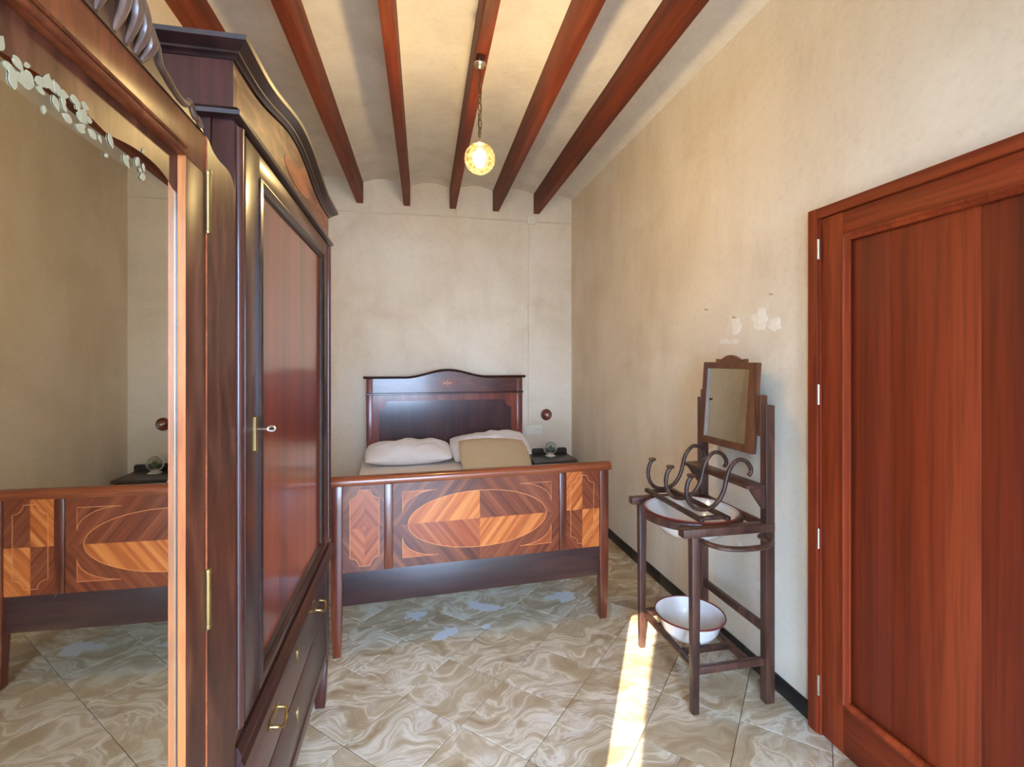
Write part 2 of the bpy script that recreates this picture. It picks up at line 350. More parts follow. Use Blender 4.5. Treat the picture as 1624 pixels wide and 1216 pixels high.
def smooth_path(pts, k=5, closed=False):
    pts = [Vector(p) for p in pts]; out = []; n = len(pts)
    for i in range(n if closed else n - 1):
        if closed: p0, p1, p2, p3 = pts[(i - 1) % n], pts[i], pts[(i + 1) % n], pts[(i + 2) % n]
        else: p0, p1, p2, p3 = pts[max(i - 1, 0)], pts[i], pts[i + 1], pts[min(i + 2, n - 1)]
        for j in range(k):
            t = j / k
            out.append(0.5 * ((2 * p1) + (p2 - p0) * t + (2 * p0 - 5 * p1 + 4 * p2 - p3) * t * t + (3 * p1 - p0 - 3 * p2 + p3) * t ** 3))
    if not closed: out.append(pts[-1])
    return out

def tube(bm, pts, r, n=10, closed=False, flat=1.0, up=None):
    pts = [Vector(p) for p in pts]; m = len(pts); rings = []
    u = None
    for i, p in enumerate(pts):
        if closed: t = pts[(i + 1) % m] - pts[i - 1]
        else: t = pts[min(i + 1, m - 1)] - pts[max(i - 1, 0)]
        t.normalize()
        if up is not None: u = Vector(up) - t * t.dot(Vector(up))
        elif u is None: u = t.orthogonal()
        else: u = u - t * t.dot(u)
        u.normalize(); w = t.cross(u); rr = r[i] if isinstance(r, (list, tuple)) else r
        rings.append([bm.verts.new(p + (u * math.cos(2 * PI * k / n) * flat + w * math.sin(2 * PI * k / n)) * rr) for k in range(n)])
    for i in range(m if closed else m - 1):
        a, b = rings[i], rings[(i + 1) % m]
        for k in range(n): bm.faces.new((a[k], a[(k + 1) % n], b[(k + 1) % n], b[k]))
    if not closed: bm.faces.new(rings[0][::-1]); bm.faces.new(rings[-1])
    return bm

def lathe(bm, prof, c, n=32, axis='z'):
    rings = []
    for r, h in prof:
        ring = []
        for k in range(n):
            a = 2 * PI * k / n; x, y = r * math.cos(a), r * math.sin(a)
            ring.append(bm.verts.new(Vector(c) + (Vector((x, y, h)) if axis == 'z' else Vector((x, h, y)) if axis == 'y' else Vector((h, x, y)))))
        rings.append(ring)
    for a, b in zip(rings, rings[1:]):
        for k in range(n): bm.faces.new((a[k], a[(k + 1) % n], b[(k + 1) % n], b[k]))
    bmesh.ops.remove_doubles(bm, verts=bm.verts[:], dist=1e-6)
    return bm

def sweep(bm, path, outs, prof, ups=None):
    """profile [(out, up)] closed polygon swept along path; outs = outward direction for each path point"""
    rings = []
    for i, (p, o) in enumerate(zip(path, outs)):
        p = Vector(p); o = Vector(o); u = Vector(ups[i]) if ups else Vector((0, 0, 1))
        rings.append([bm.verts.new(p + o * a + u * b) for a, b in prof])
    n = len(prof)
    for a, b in zip(rings, rings[1:]):
        for k in range(n): bm.faces.new((a[k], a[(k + 1) % n], b[(k + 1) % n], b[k]))
    bm.faces.new(rings[0][::-1]); bm.faces.new(rings[-1])
    return bm

def strip_xz(bm, pts, w, y0, y1, closed=True):
    """thin inlaid line of width w following pts (x, z), between depths y0 and y1"""
    pts = [Vector((p[0], p[1])) for p in pts]; n = len(pts); a = []; b = []
    for i, p in enumerate(pts):
        t = (pts[(i + 1) % n] - pts[i - 1]) if closed else (pts[min(i + 1, n - 1)] - pts[max(i - 1, 0)])
        t.normalize(); q = Vector((-t.y, t.x)) * w / 2
        a.append(p + q); b.append(p - q)
    V = lambda p, y: bm.verts.new((p.x, y, p.y))
    fa = [V(p, y0) for p in a]; fb = [V(p, y0) for p in b]; ga = [V(p, y1) for p in a]; gb = [V(p, y1) for p in b]
    for i in range(n if closed else n - 1):
        j = (i + 1) % n
        bm.faces.new((fa[i], fa[j], fb[j], fb[i])); bm.faces.new((fa[i], ga[i], ga[j], fa[j])); bm.faces.new((fb[i], fb[j], gb[j], gb[i]))
    return bm

def copy_tree(o, parent=None, dloc=None):
    c = o.copy(); COL.objects.link(c); c.parent = parent
    OFF[c.name] = OFF.get(o.name, Vector((0, 0, 0)))
    if dloc: c.location = o.location + Vector(dloc)
    for ch in o.children: copy_tree(ch, c)
    return c

# ------------------------------------------------------------------ room shell
XL, XR, YB, YF, ZC = -1.02, 1.62, 4.84, -1.0, 3.30
fl = bxo('floor', (XL, XR, YF, YB, -0.10, -0.003), 'grout', bev=0); tag(fl, 'floor of swirled beige ceramic tiles laid diagonally', kind='structure')

def clip_poly(poly, x0, x1, y0, y1):
    def cut(ps, f, inter):
        out = []
        for i, p in enumerate(ps):
            q = ps[i - 1]
            if f(p):
                if not f(q): out.append(inter(q, p))
                out.append(p)
            elif f(q): out.append(inter(q, p))
        return out
    def ix(v): return lambda a, b: (v, a[1] + (b[1] - a[1]) * (v - a[0]) / (b[0] - a[0]))
    def iy(v): return lambda a, b: (a[0] + (b[0] - a[0]) * (v - a[1]) / (b[1] - a[1]), v)
    for f, g in ((lambda p: p[0] >= x0, ix(x0)), (lambda p: p[0] <= x1, ix(x1)), (lambda p: p[1] >= y0, iy(y0)), (lambda p: p[1] <= y1, iy(y1))):
        poly = cut(poly, f, g)
        if len(poly) < 3: return []
    return poly
def tile_mesh(poly):
    bm = B(); top = [(p[0], p[1]) for p in poly]
    prism(bm, top, 'z', -0.008, 0.0)
    es = [e for e in bm.edges if all(abs(v.co.z) < 1e-6 for v in e.verts)]
    bmesh.ops.bevel(bm, geom=es, offset=0.0012, segments=1, affect='EDGES')
    return bm
TA = math.radians(46.5); TS = 0.322; GAP = 0.0016
ea = Vector((math.cos(TA), math.sin(TA))); eb = Vector((-math.sin(TA), math.cos(TA))); T0 = Vector((0.643, 1.995))
full = None
for i in range(-24, 25):
    for j in range(-24, 25):
        c = T0 + ea * TS * (i + .5) + eb * TS * (j + .5)
        if not (XL - .3 < c.x < XR + .3 and YF - .3 < c.y < YB + .3): continue
        h = TS / 2 - GAP
        poly = [tuple(c + ea * a + eb * b) for a, b in ((-h, -h), (h, -h), (h, h), (-h, h))]
        cl = clip_poly(poly, XL + .002, XR - .002, YF + .002, YB - .002)
        if len(cl) < 3: continue
        area = abs(sum(cl[k - 1][0] * cl[k][1] - cl[k][0] * cl[k - 1][1] for k in range(len(cl)))) / 2
        if area < 0.002: continue
        if area > (2 * h) ** 2 - 1e-6:
            if full is None:
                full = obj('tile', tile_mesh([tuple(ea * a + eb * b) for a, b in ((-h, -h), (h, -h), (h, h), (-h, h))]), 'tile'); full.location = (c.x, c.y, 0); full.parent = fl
            else:
                t = full.copy(); COL.objects.link(t); t.location = (c.x, c.y, 0)
        else:
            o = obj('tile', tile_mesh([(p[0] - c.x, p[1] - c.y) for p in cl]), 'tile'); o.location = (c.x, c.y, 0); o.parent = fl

def wallbox(name, ext, label, mat='wall'):
    return tag(bxo(name, ext, mat, bev=0), label, kind='structure')
wr = wallbox('wall_right', (XR, XR + .12, YF - .1, YB + .1, 0, ZC), 'right plaster wall with patched filler marks')
wb = wallbox('wall_back', (XL, XR, YB, YB + .12, 0, ZC), 'back plaster wall behind the bed')
wl_ = wallbox('wall_left', (XL - .12, XL, YF - .1, YB + .1, 0, ZC), 'left plaster wall behind the wardrobes')
OX0, OX1, OZ = -0.892, 0.868, 2.25
bm = B(); box(bm, XL, OX0, YF - .1, YF, 0, ZC); box(bm, OX1, XR, YF - .1, YF, 0, ZC); box(bm, OX0, OX1, YF - .1, YF, OZ, ZC)
tag(obj('wall_front', bm, 'wall'), 'plaster wall with the open balcony doorway', kind='structure')

# ceiling: shallow plaster vaults springing between the beams
BX = [-0.945, -0.505, -0.063, 0.382, 0.815, 1.241]; BW = 0.031
def bxat(xc, y): return xc + 0.0195 * (y - YB)
bm = B()
edges = [(XL, None)] + [(x, x) for x in BX] + [(XR, None)]
ys = [YF + (YB - YF) * k / 14 for k in range(15)]
for (a, ra), (b, rb) in zip(edges, edges[1:]):
    grid = []
    for y in ys:
        xa = a if ra is None else bxat(a, y); xb = b if rb is None else bxat(b, y)
        za = 3.19 if ra is not None else 3.175; zb = 3.19 if rb is not None else 3.165
        row = []
        for k in range(11):
            t = k / 10; x = xa + (xb - xa) * t
            z = za + (zb - za) * t + 0.055 * math.sin(PI * t) * min(1, abs(xb - xa) / .44) + 0.006 * mnoise.noise(Vector((x * 3, y * 2, 1)))
            row.append(bm.verts.new((x, y, z)))
        grid.append(row)
    for r0, r1 in zip(grid, grid[1:]):
        for k in range(10): bm.faces.new((r0[k], r0[k + 1], r1[k + 1], r1[k]))
g2 = bmesh.ops.extrude_face_region(bm, geom=bm.faces[:])
for v in g2['geom']:
    if isinstance(v, bmesh.types.BMVert): v.co.z = 3.34
tag(obj('ceiling', bm, 'ceil', smooth=True), 'white plaster ceiling of shallow vaults between beams', kind='structure')
bl = ['brown ceiling beam at far left, partly hidden above the mirrored wardrobe', 'brown ceiling beam passing just right of the tall wardrobe top', 'brown ceiling beam left of the pendant lamp beam',
      'brown ceiling beam from which the pendant lamp hangs', 'brown ceiling beam just right of the pendant lamp', 'brown ceiling beam nearest the right wall, ending above the junction box']
for x, lb in zip(BX, bl):
    bm = B(); box(bm, -BW, BW, YF - YB + .002, -.001, 3.0, 3.215, bev=.004)
    for v in bm.verts: v.co.x += 0.0195 * v.co.y
    o = obj('ceiling_beam', bm, 'beam', smooth=True); o.location = (x, YB, 0)
    tag(o, lb, 'beam', 'ceiling beams')

# baseboards of black tile strips
def baseboard(name, axis, fixed, a0, a1, label, step=0.42):
    e = bpy.data.objects.new(name, None); COL.objects.link(e); OFF[e.name] = Vector((0, 0, 0)); tag(e, label, kind='structure')
    a = a0
    while a < a1 - .01:
        b = min(a + step, a1) - .0015
        if axis == 'y': bxo('skirting_tile', (fixed - .012, fixed, a, b, 0.001, .074), 'black_tile', e, .002)
        else: bxo('skirting_tile', (a, b, fixed - .012, fixed, 0.001, .074), 'black_tile', e, .002)
        a += step
baseboard('baseboard_right', 'y', XR, 1.705, YB - .013, 'black skirting strip along the right wall')
baseboard('baseboard_back', 'x', YB, XL, XR, 'black skirting strip along the back wall')
bm = B(); box(bm, OX0 - .0, OX0 + .03, YF - .09, YF - .03, 0.001, OZ - .03, .003)
for o_, e_ in (('left', (OX0 - .05, OX0, YF, YF + .02, .001, OZ + .05)), ('right', (OX1, OX1 + .05, YF, YF + .02, .001, OZ + .05)), ('top', (OX0, OX1, YF, YF + .02, OZ, OZ + .05))):
    tag(bxo('trim_' + {'left': '2', 'right': '3', 'top': '4'}[o_], e_, 'white_paint', bev=.003), 'white painted architrave of the balcony doorway', kind='structure')
bm.free()

# outside the doorway: terrace, and an added cypress shape that narrows the sun
tag(bxo('terrace_ground', (-9, 9, -12, YF - .1, -.12, -.02), 'ground', bev=0), 'paved terrace outside the balcony doorway', kind='structure')
ct = thing('cypress_sun_blocker', (-2.10, -5.0, -.02), 'unseen cypress shape added outside the doorway to narrow the sun', 'sun_blocker')
bm = B(); prof = [(0.02, .35), (.55, .7), (.76, 1.6), (.78, 2.6), (.77, 3.6), (.76, 4.6), (.7, 5.4), (.45, 6.3), (.02, 7.1)]
lathe(bm, [(r, z) for r, z in prof for _ in (0,)], (-2.10, -5, 0), 40)
bmesh.ops.subdivide_edges(bm, edges=bm.edges[:], cuts=2, use_grid_fill=True)
for v in bm.verts:
    d = Vector((v.co.x + 2.10, v.co.y + 5, 0)); v.co += d * 0.07 * mnoise.noise(v.co * 4)
obj('blocker_foliage', bm, 'blocker_foliage', ct, smooth=True)
obj('blocker_trunk', tube(B(), [(-2.10, -5, -.02), (-2.10, -5, .6)], .1, 10), 'blocker_bark', ct)

# ------------------------------------------------------------------ door on the right wall
dx = XR - .004
tr = bpy.data.objects.new('trim_1', None); COL.objects.link(tr); OFF[tr.name] = Vector((0, 0, 0)); tag(tr, 'red stained wooden frame around the right door', kind='structure')
bxo('jamb', (1.583, XR - .0005, 1.655, 1.702, .001, 2.105), 'door', tr, .004)
bxo('jamb', (1.583, XR - .0005, .735, .782, .001, 2.105), 'door', tr, .004)
bxo('head', (1.5835, XR - .0005, .782, 1.655, 2.062, 2.1045), 'door_h', tr, .004)
bxo('door_stop', (1.590, XR - .0005, 1.645, 1.655, .001, 2.062), 'door', tr, .002)
dr = bpy.data.objects.new('door_1', None); COL.objects.link(dr); OFF[dr.name] = Vector((0, 0, 0)); tag(dr, 'red brown wooden door with one large framed panel', kind='structure')
D0, D1 = .79, 1.645; PY0, PY1, PZ0, PZ1 = .90, 1.545, .19, 1.972
bxo('stile', (1.596, XR - .0005, PY1 + .002, D1 - .001, .006, 2.06), 'door', dr, .002)
bxo('stile', (1.596, XR - .0005, D0, PY0 - .002, .006, 2.06), 'door', dr, .002)
bxo('rail', (1.5965, XR - .0005, PY0 - .002, PY1 + .002, PZ1, 2.0595), 'door_h', dr, .002)
bxo('rail', (1.5965, XR - .0005, PY0 - .002, PY1 + .002, .0065, PZ0), 'door_h', dr, .002)
for k, (a, b, mt) in enumerate(((1.372, PY1, 'door_b'), (1.101, 1.372, 'door_c'), (PY0, 1.101, 'door_b'))):
    bxo('board', (1.611, XR - .0005, a + .0004, b - .0004, PZ0, PZ1), mt, dr, .0008)
prof = [(0, .0), (.016, .0), (.018, .008), (.012, .014), (.008, .024), (0, .026)]   # (out, into panel)
def mould(pts, outv, name, parent, mat, prof):
    bm = B(); rings = []
    n = len(pts)
    for i, p in enumerate(pts):
        p = Vector(p); a = (Vector(pts[i - 1]) - p).normalized(); b = (Vector(pts[(i + 1) % n]) - p).normalized()
        inn = (a + b); inn = inn / max(1e-6, abs(inn.dot(a)))   # mitre vector
        rings.append([bm.verts.new(p + Vector(outv) * o + inn * u) for o, u in prof])
    m_ = len(prof)
    for i in range(n):
        a, b = rings[i], rings[(i + 1) % n]
        for k in range(m_): bm.faces.new((a[k], a[(k + 1) % m_], b[(k + 1) % m_], b[k]))
    return obj(name, bm, mat, parent, smooth=True)
mould([(1.602, PY0, PZ0), (1.602, PY1, PZ0), (1.602, PY1, PZ1), (1.602, PY0, PZ1)], (-1, 0, 0), 'panel_moulding', dr, 'door', prof)
for z in (1.94, 1.36, .785, .20):
    h = obj('hinge', tube(B(), [(1.586, 1.6505, z - .04), (1.586, 1.6505, z + .04)], .0055, 10), 'steel', dr, smooth=True)

# ------------------------------------------------------------------ tall dark wardrobe
W = thing('wardrobe', (-.66, 1.675, 0), 'tall dark mahogany wardrobe with arched cornice, long panelled door and two drawers', 'wardrobe')
WX, WB_, WY0, WY1 = -.365, -.96, 1.10, 2.25
bxo('side_panel', (WB_, WX - .045, WY0, WY0 + .02, .20, 2.0), 'wardrobe', W, .002)
bxo('side_panel', (WB_, WX - .045, WY1 - .02, WY1, .20, 2.0), 'wardrobe', W, .002)
bxo('back_panel', (WB_, WB_ + .012, WY0 + .02, WY1 - .02, .22, 2.0), 'wardrobe', W, 0)
bxo('bottom_board', (WB_ + .012, WX - .03, WY0 + .02, WY1 - .02, .205, .235), 'wardrobe_h', W, 0)
for a, b in ((WY0, WY0 + .058), (WY1 - .058, WY1)):
    bxo('corner_post', (WX - .045, WX, a, b, .20, 2.0), 'wardrobe', W, .006)
    m_ = (a + b) / 2
    obj('reed', tube(B(), [(WX, m_ + (.006 if a > 1.5 else -.006), .72), (WX, m_ + (.006 if a > 1.5 else -.006), 1.99)], .011, 10), 'wardrobe', W, smooth=True)
for x, y in ((WX - .03, WY0 + .03), (WX - .03, WY1 - .03), (WB_ + .03, WY0 + .03), (WB_ + .03, WY1 - .03)):
    bm = B(); box(bm, x - .028, x + .028, y - .028, y + .028, .0, .199, .003)
    for v in bm.verts:
        if v.co.z < .1: v.co.x = x + (v.co.x - x) * .72; v.co.y = y + (v.co.y - y) * .72
    obj('leg', bm, 'wardrobe', W, smooth=True)
bxo('base_rail', (WX - .03, WX - .002, WY0 + .058, WY1 - .058, .205, .248), 'wardrobe_h', W, .003)
# drawers
for z0, z1 in ((.252, .436), (.442, .632)):
    d = bxo('drawer', (WX - .4, WX - .004, WY0 + .062, WY1 - .062, z0, z1), 'wardrobe_h', W, .003)
    zc = (z0 + z1) / 2 + .005
    lx = WX - .004
    obj('keyhole_plate', prism(B(), [(1.675 + .011 * math.cos(t) * (1 if abs(math.sin(t)) < .9 else .6), zc + .026 * math.sin(t)) for t in [2 * PI * k / 16 for k in range(16)]], 'x', lx - .001, lx + .003), 'brass', d)
    if z0 > .4:
        for y in (1.40, 2.0):
            hd = obj('handle_plate', prism(B(), [(y - .055, zc), (y - .03, zc + .016), (y, zc + .010), (y + .03, zc + .016), (y + .055, zc), (y + .03, zc - .016), (y, zc - .010), (y - .03, zc - .016)], 'x', lx - .001, lx + .003), 'brass', d)
            obj('drop_handle', tube(B(), smooth_path([(lx + .002, y - .038, zc), (lx + .022, y - .036, zc - .004), (lx + .028, y - .02, zc - .016), (lx + .029, y, zc - .020), (lx + .028, y + .02, zc - .016), (lx + .022, y + .036, zc - .004), (lx + .002, y + .038, zc)]), .0042, 8), 'brass', d, smooth=True)
# mouldings (waist and frieze), swept round front and near side
def ring_path(zf, ns=1.0, n=1):
    path = [(WB_, WY0, zf(WY0)), (WX, WY0, zf(WY0))]; outs = [(0, -ns, 0), (1, -ns, 0)]
    for k in range(1, n):
        y = WY0 + (WY1 - WY0) * k / n; path.append((WX, y, zf(y))); outs.append((1, 0, 0))
    path += [(WX, WY1, zf(WY1)), (WB_, WY1, zf(WY1))]; outs += [(1, 1, 0), (0, 1, 0)]
    return path, outs
pw, ow = ring_path(lambda y: .638, .4)
obj('waist_moulding', sweep(B(), pw, ow, [(-.02, 0), (.006, 0), (.016, .008), (.022, .02), (.014, .03), (.016, .042), (.006, .056), (-.02, .056)]), 'wardrobe_black', W, smooth=True)
pw, ow = ring_path(lambda y: 1.998)
obj('frieze_moulding', sweep(B(), pw, ow, [(-.02, 0), (.004, 0), (.014, .006), (.016, .014), (.006, .024), (-.02, .024)]), 'wardrobe_black', W, smooth=True)
# door
DY0, DY1, DZ0, DZ1 = WY0 + .062, WY1 - .062, .70, 1.994
dd = bxo('door', (WX - .022, WX - .008, 1.262, 2.093, .735, 1.932), 'wardrobe_panel', W, 0)
bxo('stile', (WX - .026, WX + .002, DY0, 1.262, DZ0, DZ1), 'wardrobe', dd, .002)
bxo('stile', (WX - .026, WX + .002, 2.093, DY1, DZ0, DZ1), 'wardrobe', dd, .002)
bxo('rail', (WX - .026, WX + .0015, 1.262, 2.093, DZ0, .735), 'wardrobe_h', dd, .002)
bxo('rail', (WX - .026, WX + .0015, 1.262, 2.093, 1.932, DZ1), 'wardrobe_h', dd, .002)
mould([(WX - .004, 1.262, .735), (WX - .004, 2.093, .735), (WX - .004, 2.093, 1.932), (WX - .004, 1.262, 1.932)], (1, 0, 0), 'panel_moulding', dd, 'wardrobe_black', [(-.004, -.004), (.010, -.004), (.013, .004), (.006, .010), (.004, .018), (-.004, .022)])
pl = obj('lock_plate', prism(B(), [(1.222, 1.288), (1.232, 1.278), (1.242, 1.288), (1.242, 1.366), (1.222, 1.366)], 'x', WX, WX + .005), 'brass', dd)
bm = B(); tube(bm, [(WX - .01, 1.232, 1.337), (WX + .03, 1.232, 1.337)], .0022, 8)
tube(bm, [(WX + .036 + .008 * math.cos(t), 1.232, 1.337 + .0055 * math.sin(t)) for t in [2 * PI * k / 20 for k in range(20)]], .0026, 8, closed=True)
K = obj('key', bm, 'chrome', None, smooth=True, origin=(WX, 1.232, 1.337)); tag(K, 'small metal key sticking out of the tall wardrobe lock', 'key')
# frieze and serpentine cornice
def arch(y):
    t = (y - 1.63) / .46
    return 2.122 + (.062 * (0.5 + 0.5 * math.cos(PI * t)) if abs(t) < 1 else 0)
NN = 36
fpts = [(WY0 + .0225, 2.02)] + [(WY1 - .0225, 2.02)] + [(WY1 - .0225 - (WY1 - WY0 - .045) * k / NN, arch(WY1 - (WY1 - WY0) * k / NN) - .002) for k in range(NN + 1)]
obj('frieze', prism(B(), fpts, 'x', WX - .02, WX - .003), 'burl', W)
bxo('frieze_side', (WB_, WX - .003, WY0 + .002, WY0 + .022, 2.021, 2.122), 'wardrobe', W, 0)
bxo('frieze_side', (WB_, WX - .003, WY1 - .022, WY1 - .002, 2.021, 2.122), 'wardrobe', W, 0)
bxo('top_board', (WB_, WX - .021, WY0 + .023, WY1 - .023, 2.10, 2.115), 'wardrobe', W, 0)
ell = [(1.675 + .17 * math.cos(t), 2.085 + .034 * math.sin(t)) for t in [2 * PI * k / 40 for k in range(40)]]
obj('inlaid_oval', prism(B(), ell, 'x', WX - .004, WX - .0008), 'oval_veneer', W)
pc, oc = ring_path(arch, n=NN)
obj('cornice', sweep(B(), pc, oc, [(-.02, 0), (.002, 0), (.006, .006), (.012, .008), (.012, .013), (.024, .02), (.032, .026), (.034, .035), (-.02, .035)]), 'wardrobe_black', W, smooth=True)

# ------------------------------------------------------------------ mirrored wardrobe beside the camera
AX = -.357; GX = -.366; AY0, AY1 = -.085, 1.086; H0, H1 = .068, .933
A = thing('mirrored_wardrobe', (-.36, .93, 0), 'walnut wardrobe with a large mirrored door and carved leafy crest, in the left foreground', 'wardrobe', rz=math.radians(.65))
bxo('side_panel', (-.95, AX - .026, AY0, AY0 + .02, .04, 1.80), 'walnut', A, .002)
bxo('side_panel', (-.95, AX - .026, AY1 - .02, AY1, .04, 1.80), 'walnut', A, .002)
bxo('back_panel', (-.95, -.938, AY0 + .02, AY1 - .02, .04, 1.80), 'walnut', A, 0)
bxo('top_board', (-.938, AX - .026, AY0 + .02, AY1 - .02, 1.78, 1.798), 'walnut', A, 0)
bxo('bottom_board', (-.938, AX - .03, AY0 + .02, AY1 - .02, .10, .125), 'walnut', A, 0)
bxo('plinth', (-.95, AX - .008, AY0 - .004, AY1, .0, .098), 'walnut', A, .004)
def stile_poly(s):   # front stile with curved shoulder; s=+1 far side
    pts = [(.936, .10), (1.086, .10), (1.086, 1.832), (1.082, 1.848), (1.074, 1.860), (1.062, 1.868), (1.048, 1.872), (1.032, 1.873), (1.015, 1.873), (1.0, 1.873), (.985, 1.875), (.972, 1.878), (.96, 1.884), (.95, 1.890), (.942, 1.892), (.936, 1.890)]
    return pts if s > 0 else [(H0 + H1 - y, z) for y, z in pts]
for s in (1, -1): obj('front_stile', prism(B(), stile_poly(s), 'x', AX - .026, AX), 'walnut', A)
md = obj('mirror_door', prism(B(), [(H0 + .001, .10), (H1 - .001, .10), (H1 - .001, 1.885), (H0 + .001, 1.885)], 'x', GX - .016, GX - .003), 'walnut', A)
SY = .852; SY0 = H0 + H1 - SY; RZ = 1.822
bxo('stile', (GX - .003, AX + .003, SY, H1 - .0015, .102, RZ), 'walnut', md, .002)
bxo('stile', (GX - .003, AX + .003, H0 + .0015, SY0, .102, RZ), 'walnut', md, .002)
bxo('rail', (GX - .003, AX + .003, H0 + .0015, H1 - .0015, RZ, 1.888), 'walnut_rail', md, .003)
bxo('rail', (GX - .003, AX + .0028, SY0, SY, .102, .22), 'walnut_rail', md, .002)
for y in (SY, SY0):
    s = -1 if y == SY else 1
    bxo('rebate_seam', (GX - .001, GX + .0011, min(y, y + s * .0018), max(y, y + s * .0018), .22, RZ), 'wardrobe_black', md, 0)
    bxo('bevel_line', (GX, GX + .0004, y + s * .0075 - .0005, y + s * .0075 + .0005, .22, 1.765), 'bevel', md, 0)
    bxo('rebate_strip', (GX + .0011, AX + .0032, min(y, y + s * .0012), max(y, y + s * .0012), .22, RZ), 'rawpine', md, 0)
    obj('edge_lip', tube(B(), [(AX + .002, y - s * .0965 * 0 + (H1 - .0015 - SY if s < 0 else -(H1 - .0015 - SY)) , .104), (AX + .002, y + (H1 - .0015 - SY if s < 0 else -(H1 - .0015 - SY)), 1.886)], .0028, 6), 'bed_rail', md, smooth=True)
bm = B()
for dz, r in ((0.004, .0042), (.014, .003)): tube(bm, [(AX + .003, H0 + .01, RZ + dz), (AX + .003, SY, RZ + dz)], r, 8)
obj('rail_bead', bm, 'walnut_rail', md, smooth=True)
obj('mirror_glass', prism(B(), [(SY0, .22), (SY, .22), (SY, RZ), (SY0, RZ)], 'x', GX - .003, GX), 'mirror', md)
# brown band painting the wood reflected in the head of the glass
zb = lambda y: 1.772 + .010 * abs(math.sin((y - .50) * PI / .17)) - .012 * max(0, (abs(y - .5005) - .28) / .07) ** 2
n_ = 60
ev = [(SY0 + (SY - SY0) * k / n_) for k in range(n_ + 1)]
obj('reflected_band', prism(B(), [(y, zb(y)) for y in ev] + [(SY, RZ + .001), (SY0, RZ + .001)], 'x', GX + .0001, GX + .0004), 'walnut', md)
# etched leaves and flowers along the reflected band edge
def leaf(bm_len):
    pts = []
    for k in range(9): t = k / 8; pts.append((bm_len * t, .30 * bm_len * math.sin(PI * t ** .8)))
    for k in range(7, 0, -1): t = k / 8; pts.append((bm_len * t, -.30 * bm_len * math.sin(PI * t ** .8)))
    return pts
lf = None; rnd = random.Random(3)
for k in range(80):
    y = (.34 + rnd.random() * .32) if k < 70 else (.66 + rnd.random() * .10); a = rnd.uniform(0, 2 * PI); s = rnd.uniform(.55, 1.2)
    z = zb(y) + rnd.uniform(-.030, .006)
    if lf is None:
        bm = B(); prism(bm, leaf(.016), 'x', -.00058, .0001); lf = obj('etched_leaf', bm, 'etched'); o = lf
    else: o = lf.copy(); COL.objects.link(o)
    o.parent = md; o.location = Vector((GX + .0006 + .000008 * k, y, z)) - OFF[md.name]; o.rotation_euler = (a, 0, 0); o.scale = (1, s, s)
for z0, z1 in ((1.728, 1.822), (1.038, 1.126), (.30, .39)):
    bm = B(); tube(bm, [(AX + .005, H1 + .001, z0), (AX + .005, H1 + .001, z1)], .0055, 10)
    for z in (z0 - .004, z1 + .004): lathe(bm, [(0.0001, -.006), (.006, -.004), (.0065, 0), (.006, .004), (.0001, .006)], (AX + .005, H1 + .001, z), 10)
    obj('hinge', bm, 'brass', A, smooth=True)
# carved crest: an S-scrolled acanthus rising to the middle
cy = .5005
half = [(.918, 1.889), (.905, 1.897), (.892, 1.904), (.884, 1.902), (.876, 1.905), (.868, 1.914), (.858, 1.916), (.852, 1.908), (.84, 1.904), (.82, 1.904), (.80, 1.908), (.782, 1.914), (.768, 1.918), (.762, 1.93), (.756, 1.942), (.742, 1.948), (.726, 1.944), (.715, 1.946), (.705, 1.962), (.690, 1.985), (.67, 2.008), (.645, 2.026), (.615, 2.036), (.585, 2.04), (.555, 2.06), (.53, 2.085), (cy, 2.095)]
poly = half + [(2 * cy - y, z) for y, z in half[-2::-1]]
bm = B(); prism(bm, poly, 'x', AX - .018, AX + .004)
cr = obj('carved_crest', bm, 'carving', A)
def fl_(pts, r): return tube(B(), smooth_path(pts), r, 8)
for s in (1, -1):
    f = lambda y: cy + s * (y - cy)
    bm = B()
    edge = [(AX + .004, f(y), z - .004) for y, z in half[1:]]
    pp = smooth_path(edge, 3); tube(bm, pp, .0055, 8)
    obj('scroll_edge', bm, 'carving', cr, smooth=True)
    bm = B()
    for y0, z0, y1, z1 in ((.72, 1.892, .700, 1.958), (.705, 1.892, .672, 1.992), (.685, 1.892, .640, 2.016), (.66, 1.892, .612, 2.022), (.625, 1.892, .58, 2.026), (.585, 1.892, .55, 2.048), (.54, 1.892, .525, 2.07)):
        q = smooth_path([(AX + .003, f(y0), z0), (AX + .012, f(y0 + .006), z0 + (z1 - z0) * .4), (AX + .010, f((y0 + y1) / 2), z0 + (z1 - z0) * .75), (AX + .004, f(y1), z1)], 4)
        tube(bm, q, [.003 + .0065 * math.sin(PI * k / (len(q) - 1)) for k in range(len(q))], 8)
    obj('acanthus_leaf', bm, 'carving', cr, smooth=True)

